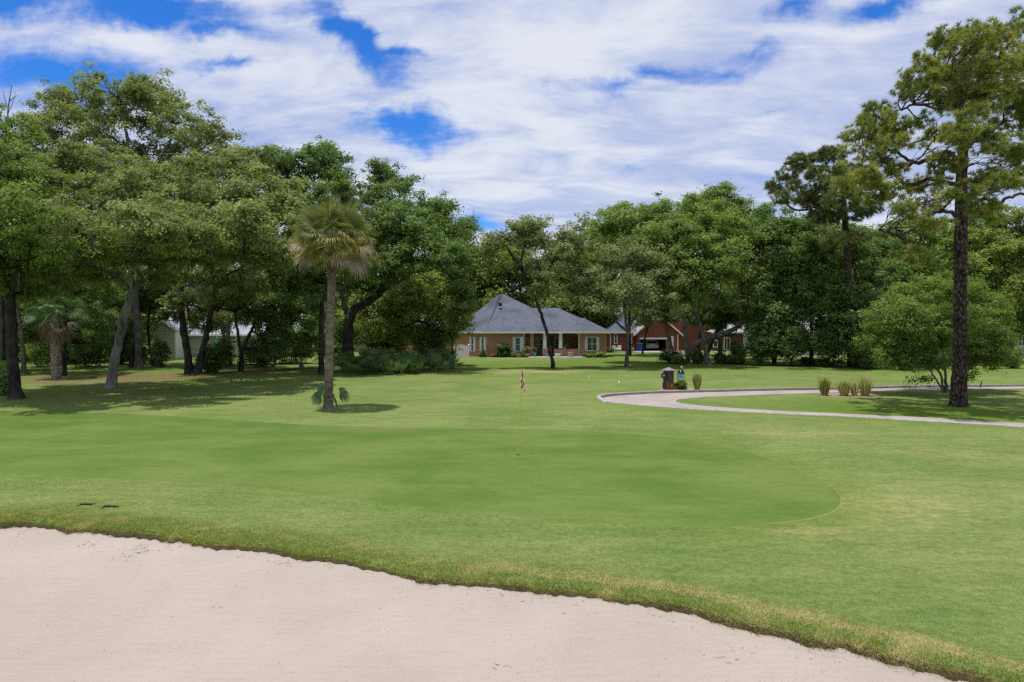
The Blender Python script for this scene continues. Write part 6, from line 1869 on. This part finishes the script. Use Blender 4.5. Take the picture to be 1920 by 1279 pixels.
b.add([(bx - e, by - e, 1.0), (bx + e, by - e, 1.0), (bx + e, by + e, 1.0), (bx - e, by + e, 1.0), (bx - e, by - e, 1.03), (bx + e, by - e, 1.03), (bx + e, by + e, 1.03), (bx - e, by + e, 1.03), (bx, by, 1.18)],
      [(0, 3, 2, 1), (0, 1, 5, 4), (1, 2, 6, 5), (2, 3, 7, 6), (3, 0, 4, 7), (4, 5, 8), (5, 6, 8), (6, 7, 8), (7, 4, 8)])
go(b, 'cap', 'metal_roof')
b = MB(); yq = by - q - .002
b.add([(bx + .02, yq, .28), (bx + .075, yq, .30), (bx + .13, yq, .28), (bx + .105, yq, .18), (bx + .075, yq, .10), (bx + .045, yq, .18)], [(0, 1, 2, 3, 4, 5)]); go(b, 'emblem', 'yellow_green')
wx = bx - w - .16
b = MB(); b.bevbox(wx - .085, wx + .085, by - .075, by + .075, .62, .86, .02); b.bar((wx + .07, by, .74), (bx - w, by, .74), .03, 8); b.lathe(wx, by, [(.05, .86), (.055, .90), (.02, .93)], 12); bw = go(b, 'ball_washer', 'black_metal')
b = MB()
for i, (a, l) in enumerate(((-.05, .022), (-.015, .02), (.02, .024), (.048, .016))): b.box(wx + a - l * .6, wx + a + l * .6, by - .081, by - .0765, .72 - .01 * (i % 2), .79)
go(b, 'maker_plate', 'sign_plate', bw)
# towel hanging under the ball washer
tw = []
for i in range(9):
    for j in range(7):
        u, v = j / 6, i / 8
        tw.append((wx - .075 + .13 * u + .012 * math.sin(v * 5 + u * 3), by - .085 - .02 * math.sin(u * 8 + v), .63 - v * (.30 + .10 * abs(math.sin(u * 5)))))
c, n = math.cos(A_), math.sin(A_)
tw = np.array([(bx + (x - bx) * c - (y - by) * n, by + (x - bx) * n + (y - by) * c, z) for x, y, z in tw])
idx = np.arange(63).reshape(9, 7)
o = mesh_np('towel', tw, np.stack([idx[:-1, :-1], idx[1:, :-1], idx[1:, 1:], idx[:-1, 1:]], -1).reshape(-1, 4), M['towel'], None, tw[3], smooth=True)
tag(o, 'dark green towel hanging below the ball washer on the post bin', 'towel')

# hole sign
Ys = gnd(1277, 730)[1] - .15
sx = px_x(1277, Ys)
sg = empty('hole_sign', (sx, Ys, 0), 'dark green arched hole sign with mint numerals above a leafy shrub', 'sign')
MB().bar((sx, Ys + .04, -.05), (sx, Ys + .04, .95), .03, 10).build('post', M['black_metal'], sg)
hw = .185
z0, z1 = .50, .93
out = [(-hw, z0), (hw, z0), (hw, z1 - .04)] + [(hw * math.cos(a) * .98, z1 - .04 + .17 * math.sin(a)) for a in np.linspace(.15, PI - .15, 13)] + [(-hw, z1 - .04)]
b = MB(); n = len(out)
b.add([(sx + x, Ys - .012, z) for x, z in out] + [(sx + x, Ys + .012, z) for x, z in out], [tuple(range(n)), tuple(range(2 * n - 1, n - 1, -1))] + [(i, n + i, n + (i + 1) % n, (i + 1) % n) for i in range(n)])
b.build('panel', M['sign_green'], sg)
b = MB(); b.bevbox(sx - .16, sx + .16, Ys - .026, Ys - .014, z0 + .005, z0 + .12, .003); pl = b.build('plate', M['sign_plate'], sg)
b = MB()
for i, (a, l) in enumerate(((-.11, .03), (-.05, .02), (.0, .025), (.06, .03), (.11, .015))): b.box(sx + a - l * .7, sx + a + l * .7, Ys - .028, Ys - .0265, z0 + .04, z0 + .075)
b.build('plate_lines', M['brown_panel'], pl)
b = MB()
k = 12
b.add([(sx - .015 + .03 * math.cos(2 * PI * i / k), Ys - .0145, 1.0 + .034 * math.sin(2 * PI * i / k)) for i in range(k)], [tuple(range(k - 1, -1, -1))]); b.quad((sx - .05, Ys - .0142, .925), (sx + .02, Ys - .0142, .925), (sx + .0, Ys - .0142, .965), (sx - .03, Ys - .0142, .965)); b.build('emblem', M['sign_white'], sg)


def text(s, x, y, z, size, mat, parent, name='number'):
    cu = bpy.data.curves.new(name, 'FONT')
    cu.body = s; cu.size = size; cu.align_x = 'CENTER'; cu.extrude = .002; cu.offset = .004
    t = bpy.data.objects.new(name, cu); col.objects.link(t)
    bpy.context.view_layer.update()
    me = bpy.data.meshes.new_from_object(t.evaluated_get(bpy.context.evaluated_depsgraph_get()))
    bpy.data.objects.remove(t)
    o = bpy.data.objects.new(name, me); col.objects.link(o)
    l = world_loc(parent)
    o.location = (x - l[0], y - l[1], z - l[2]); o.rotation_euler = (PI / 2, 0, 0); o.parent = parent
    me.materials.clear(); me.materials.append(M[mat])
    return o


text('516', sx, Ys - .017, .665, .225, 'sign_digit', sg)
b = MB(); ob = (px_x(1279, Ys), Ys + .06)
b.lathe(ob[0], ob[1], [(.012, .9), (.012, 1.12), (.05, 1.13), (.062, 1.17), (.045, 1.215), (.01, 1.23)], 12); b.build('finial', M['orange'], sg)


def rockmesh(name, label, cat, px, py, rx, rz, mat, seed, mat2=None):
    c = gnd(px, py); r2 = np.random.default_rng(seed)
    k, m = 14, 7; V = []
    for i in range(m + 1):
        th = PI / 2 * i / m
        for j in range(k):
            a = 2 * PI * j / k; q = 1 + .10 * math.sin(3 * a + seed) + .06 * r2.normal() * (i < m)
            V.append(c + [rx * math.cos(th) * math.cos(a) * q, rx * .8 * math.cos(th) * math.sin(a) * q, rz * math.sin(th) - .02])
    idx = np.arange((m + 1) * k).reshape(m + 1, k)
    Q = np.stack([idx[:-1], np.roll(idx[:-1], -1, 1), np.roll(idx[1:], -1, 1), idx[1:]], -1).reshape(-1, 4)
    o = mesh_np(name, V, Q, M[mat], None, c, smooth=True)
    if mat2:
        o.data.materials.append(M[mat2])
        o.data.polygons.foreach_set('material_index', np.array([1 if V[q[0]][0] > c[0] + .005 else 0 for q in Q], dtype=np.int32))
    return tag(o, label, cat, 'domed markers on the fairway' if cat == 'tee marker' else None)


rockmesh('tee_marker', 'small white and dark domed marker farther from the path loop', 'tee marker', 1105, 708.5, .07, .08, 'white', 1, 'rubber')
rockmesh('tee_marker', 'small white and dark domed marker nearer the path loop', 'tee marker', 1162, 717.5, .09, .09, 'white', 2, 'rubber')
rockmesh('sprinkler_head', 'low dark sprinkler head on the fairway left of the flag', 'sprinkler', 937, 723, .08, .04, 'rubber', 3)
rockmesh('stone', 'pale half buried stone in the shadow of the cabbage palm', 'stone', 654, 773, .10, .05, 'stone', 4)
rockmesh('boulder', 'pale rounded boulder in the shade at the right wood edge', 'boulder', 1866, 684, .35, .75, 'stone', 5)
b = MB(); a = gnd(1837, 727); e = at(1841, 715, a[1]); b.bar(a - [0, 0, .05], e, .03, 8); tag(b.build('stake', M['bark'], None, a), 'short dark leaning stake by the path right of the pine', 'stake')
for c, lab in zip(DIPS, ('sunken valve cover in the turf farther left above the bunker', 'sunken valve cover in the turf nearer the middle above the bunker')):
    v = empty('valve_cover', (c[0], c[1], 0), lab, 'valve cover', 'sunken covers in the turf')
    b2 = MB(); b2.bevbox(c[0] - .115, c[0] + .115, c[1] - .075, c[1] + .075, -.075, -.035, .008); b2.build('lid', M['cover'], v)
    b3 = MB(); b3.box(c[0] - .14, c[0] + .14, c[1] + .077, c[1] + .11, -.08, -.004); b3.box(c[0] - .14, c[0] - .117, c[1] - .07, c[1] + .076, -.08, -.02); b3.box(c[0] + .117, c[0] + .14, c[1] - .07, c[1] + .076, -.08, -.02); b3.build('rim', M['dark_soil'], v)

# ================================================================== SKY, SUN, CAMERA
SUN_EL = 81.0
sdir = norm(np.array([-0.105, -0.085, 0.0]))
ce, se = math.cos(math.radians(SUN_EL)), math.sin(math.radians(SUN_EL))
sv = np.array([sdir[0] * ce, sdir[1] * ce, se])                   # towards the sun
sl = bpy.data.lights.new('sun', 'SUN'); sl.energy = 4.2; sl.angle = math.radians(0.53); sl.color = (1.0, 0.965, 0.90)
so = bpy.data.objects.new('sun', sl); col.objects.link(so)
from mathutils import Vector
so.rotation_euler = Vector(sv).to_track_quat('Z', 'Y').to_euler()
so.location = (0, 0, 60)

w = bpy.data.worlds.new('World'); sc.world = w; w.use_nodes = True
nt = w.node_tree; nt.nodes.clear()
out = N(nt, 'ShaderNodeOutputWorld'); bg = N(nt, 'ShaderNodeBackground'); L(nt, bg.outputs[0], out.inputs['Surface'])
bg.inputs['Strength'].default_value = 0.10
sky = N(nt, 'ShaderNodeTexSky', sky_type='NISHITA'); sky.sun_disc = False
sky.sun_elevation = math.radians(SUN_EL); sky.sun_rotation = math.atan2(sv[0], sv[1])
sky.air_density = 1.0; sky.dust_density = 0.3; sky.ozone_density = 2.0
tcn = N(nt, 'ShaderNodeTexCoord').outputs['Generated']
sp = N(nt, 'ShaderNodeSeparateXYZ'); L(nt, tcn, sp.inputs[0])
dx, dy, dz = sp.outputs
# cloud deck coordinates: the direction met with a flat layer overhead
den = mth(nt, 'ADD', mth(nt, 'MAXIMUM', dz, 0.0), 0.24)
cb = N(nt, 'ShaderNodeCombineXYZ'); L(nt, mth(nt, 'DIVIDE', dx, den), cb.inputs[0]); L(nt, mth(nt, 'DIVIDE', dy, den), cb.inputs[1])
P_ = cb.outputs[0]
mp = N(nt, 'ShaderNodeMapping'); mp.inputs['Rotation'].default_value = (0, 0, 0.5); mp.inputs['Scale'].default_value = (0.75, 1.5, 1); L(nt, P_, mp.inputs['Vector'])
n1 = noise(nt, mp.outputs[0], 1.35, 10, 0.60, 0.35)
n2 = noise(nt, mp.outputs[0], 4.2, 8, 0.62, 0.5)
n3 = noise(nt, P_, 0.9, 6, 0.55, 0.2)
# openings in the deck, placed by bearing (u = x/y, v = z/y towards the north)
dyc = mth(nt, 'MAXIMUM', dy, 0.05)
cu = N(nt, 'ShaderNodeCombineXYZ'); L(nt, mth(nt, 'DIVIDE', dx, dyc), cu.inputs[0]); L(nt, mth(nt, 'DIVIDE', dz, dyc), cu.inputs[1])
wn = N(nt, 'ShaderNodeTexNoise'); wn.inputs['Scale'].default_value = 9; wn.inputs['Detail'].default_value = 9; wn.inputs['Roughness'].default_value = .65; L(nt, cu.outputs[0], wn.inputs['Vector'])
wv = N(nt, 'ShaderNodeVectorMath', operation='MULTIPLY_ADD'); L(nt, wn.outputs['Color'], wv.inputs[0]); wv.inputs[1].default_value = (.17, .10, 0); wv.inputs[2].default_value = (-.085, -.05, 0)
wa = N(nt, 'ShaderNodeVectorMath', operation='ADD'); L(nt, wv.outputs[0], wa.inputs[0]); L(nt, cu.outputs[0], wa.inputs[1])
UV = wa.outputs[0]
GAPS = [(20, 8, 140, 42, 0, .95), (285, 10, 170, 44, -6, 1.0), (110, 140, 220, 62, -3, .95), (390, 40, 130, 22, -12, .6), (440, 122, 60, 16, -8, .65), (670, 70, 130, 36, -32, 1.0), (760, 98, 70, 16, -10, .7),
        (780, 232, 125, 48, -10, 1.05), (660, 200, 40, 14, 0, .45), (1190, 150, 170, 22, 6, .46), (1370, 135, 140, 18, 10, .5), (1420, 105, 80, 22, 8, .45), (1660, 22, 110, 30, 12, .85), (1500, 20, 60, 30, 20, .6),
        (900, 425, 90, 24, -14, .6), (1190, 316, 50, 12, 0, .4), (1010, 245, 30, 8, 0, .35), (60, 190, 90, 30, 0, .45), (1440, 210, 60, 12, 10, .35), (1110, 440, 60, 12, 0, .3), (560, 20, 50, 30, -30, .4), (30, 90, 30, 20, 0, .4)]
acc = None
for px, py, rx, ry, rot, st in GAPS:
    u, v = (px - 960) / F, (613 - py) / F
    m2 = N(nt, 'ShaderNodeMapping', vector_type='TEXTURE')
    m2.inputs['Location'].default_value = (u, v, 0); m2.inputs['Rotation'].default_value = (0, 0, math.radians(rot)); m2.inputs['Scale'].default_value = (rx / F * 1.35, ry / F * 1.35, 1)
    L(nt, UV, m2.inputs['Vector'])
    gr = N(nt, 'ShaderNodeTexGradient', gradient_type='SPHERICAL'); L(nt, m2.outputs[0], gr.inputs['Vector'])
    t = mth(nt, 'MULTIPLY', gr.outputs['Fac'], st)
    acc = t if acc is None else mth(nt, 'MAXIMUM', acc, t)
front = ramp(nt, dy, 0.1, 0.3)
acc = mth(nt, 'MULTIPLY', acc, front)
cov = mth(nt, 'ADD', mth(nt, 'ADD', mth(nt, 'MULTIPLY', n1, 0.9), mth(nt, 'MULTIPLY', n2, 0.62)), -0.13)
n4 = noise(nt, mp.outputs[0], 13.0, 8, 0.65, 0.6)
cov = mth(nt, 'ADD', cov, mth(nt, 'MULTIPLY', mth(nt, 'SUBTRACT', n4, 0.5), 0.32))
cov = mth(nt, 'SUBTRACT', cov, mth(nt, 'MULTIPLY', acc, 0.72))
mask = ramp(nt, cov, 0.08, 0.62)
mask = mth(nt, 'MULTIPLY', mask, 0.96)
shade = mth(nt, 'ADD', mth(nt, 'MULTIPLY', n2, 0.55), mth(nt, 'MULTIPLY', n3, 0.6))
ccol = mixc(nt, ramp(nt, shade, 0.46, 0.68), (4.7, 5.45, 7.9), (7.9, 8.2, 9.0))
hs = N(nt, 'ShaderNodeHueSaturation'); hs.inputs['Saturation'].default_value = 1.25; hs.inputs['Value'].default_value = 1.0; L(nt, sky.outputs[0], hs.inputs['Color'])
blue = mixc(nt, 1.0, hs.outputs[0], (0.46, 1.0, 1.66), 'MULTIPLY')
L(nt, mixc(nt, mask, blue, ccol), bg.inputs['Color'])

cam = bpy.data.cameras.new('camera'); co = bpy.data.objects.new('camera', cam); col.objects.link(co)
cam.sensor_width = 36; cam.lens = 24.0; cam.clip_start = .05; cam.clip_end = 6000
co.location = (0, 0, H); co.rotation_euler = (PI / 2 - PITCH, 0, 0)
sc.camera = co
sc.view_settings.view_transform = 'Standard'; sc.view_settings.look = 'None'
sc.view_settings.exposure = 0.0; sc.view_settings.gamma = 1.0
sc.render.engine = 'CYCLES'
sc.cycles.max_bounces = 6; sc.cycles.diffuse_bounces = 4; sc.cycles.glossy_bounces = 2; sc.cycles.transmission_bounces = 3; sc.cycles.transparent_max_bounces = 4
sc.cycles.use_denoising = False
sc.cycles.sample_clamp_indirect = 4
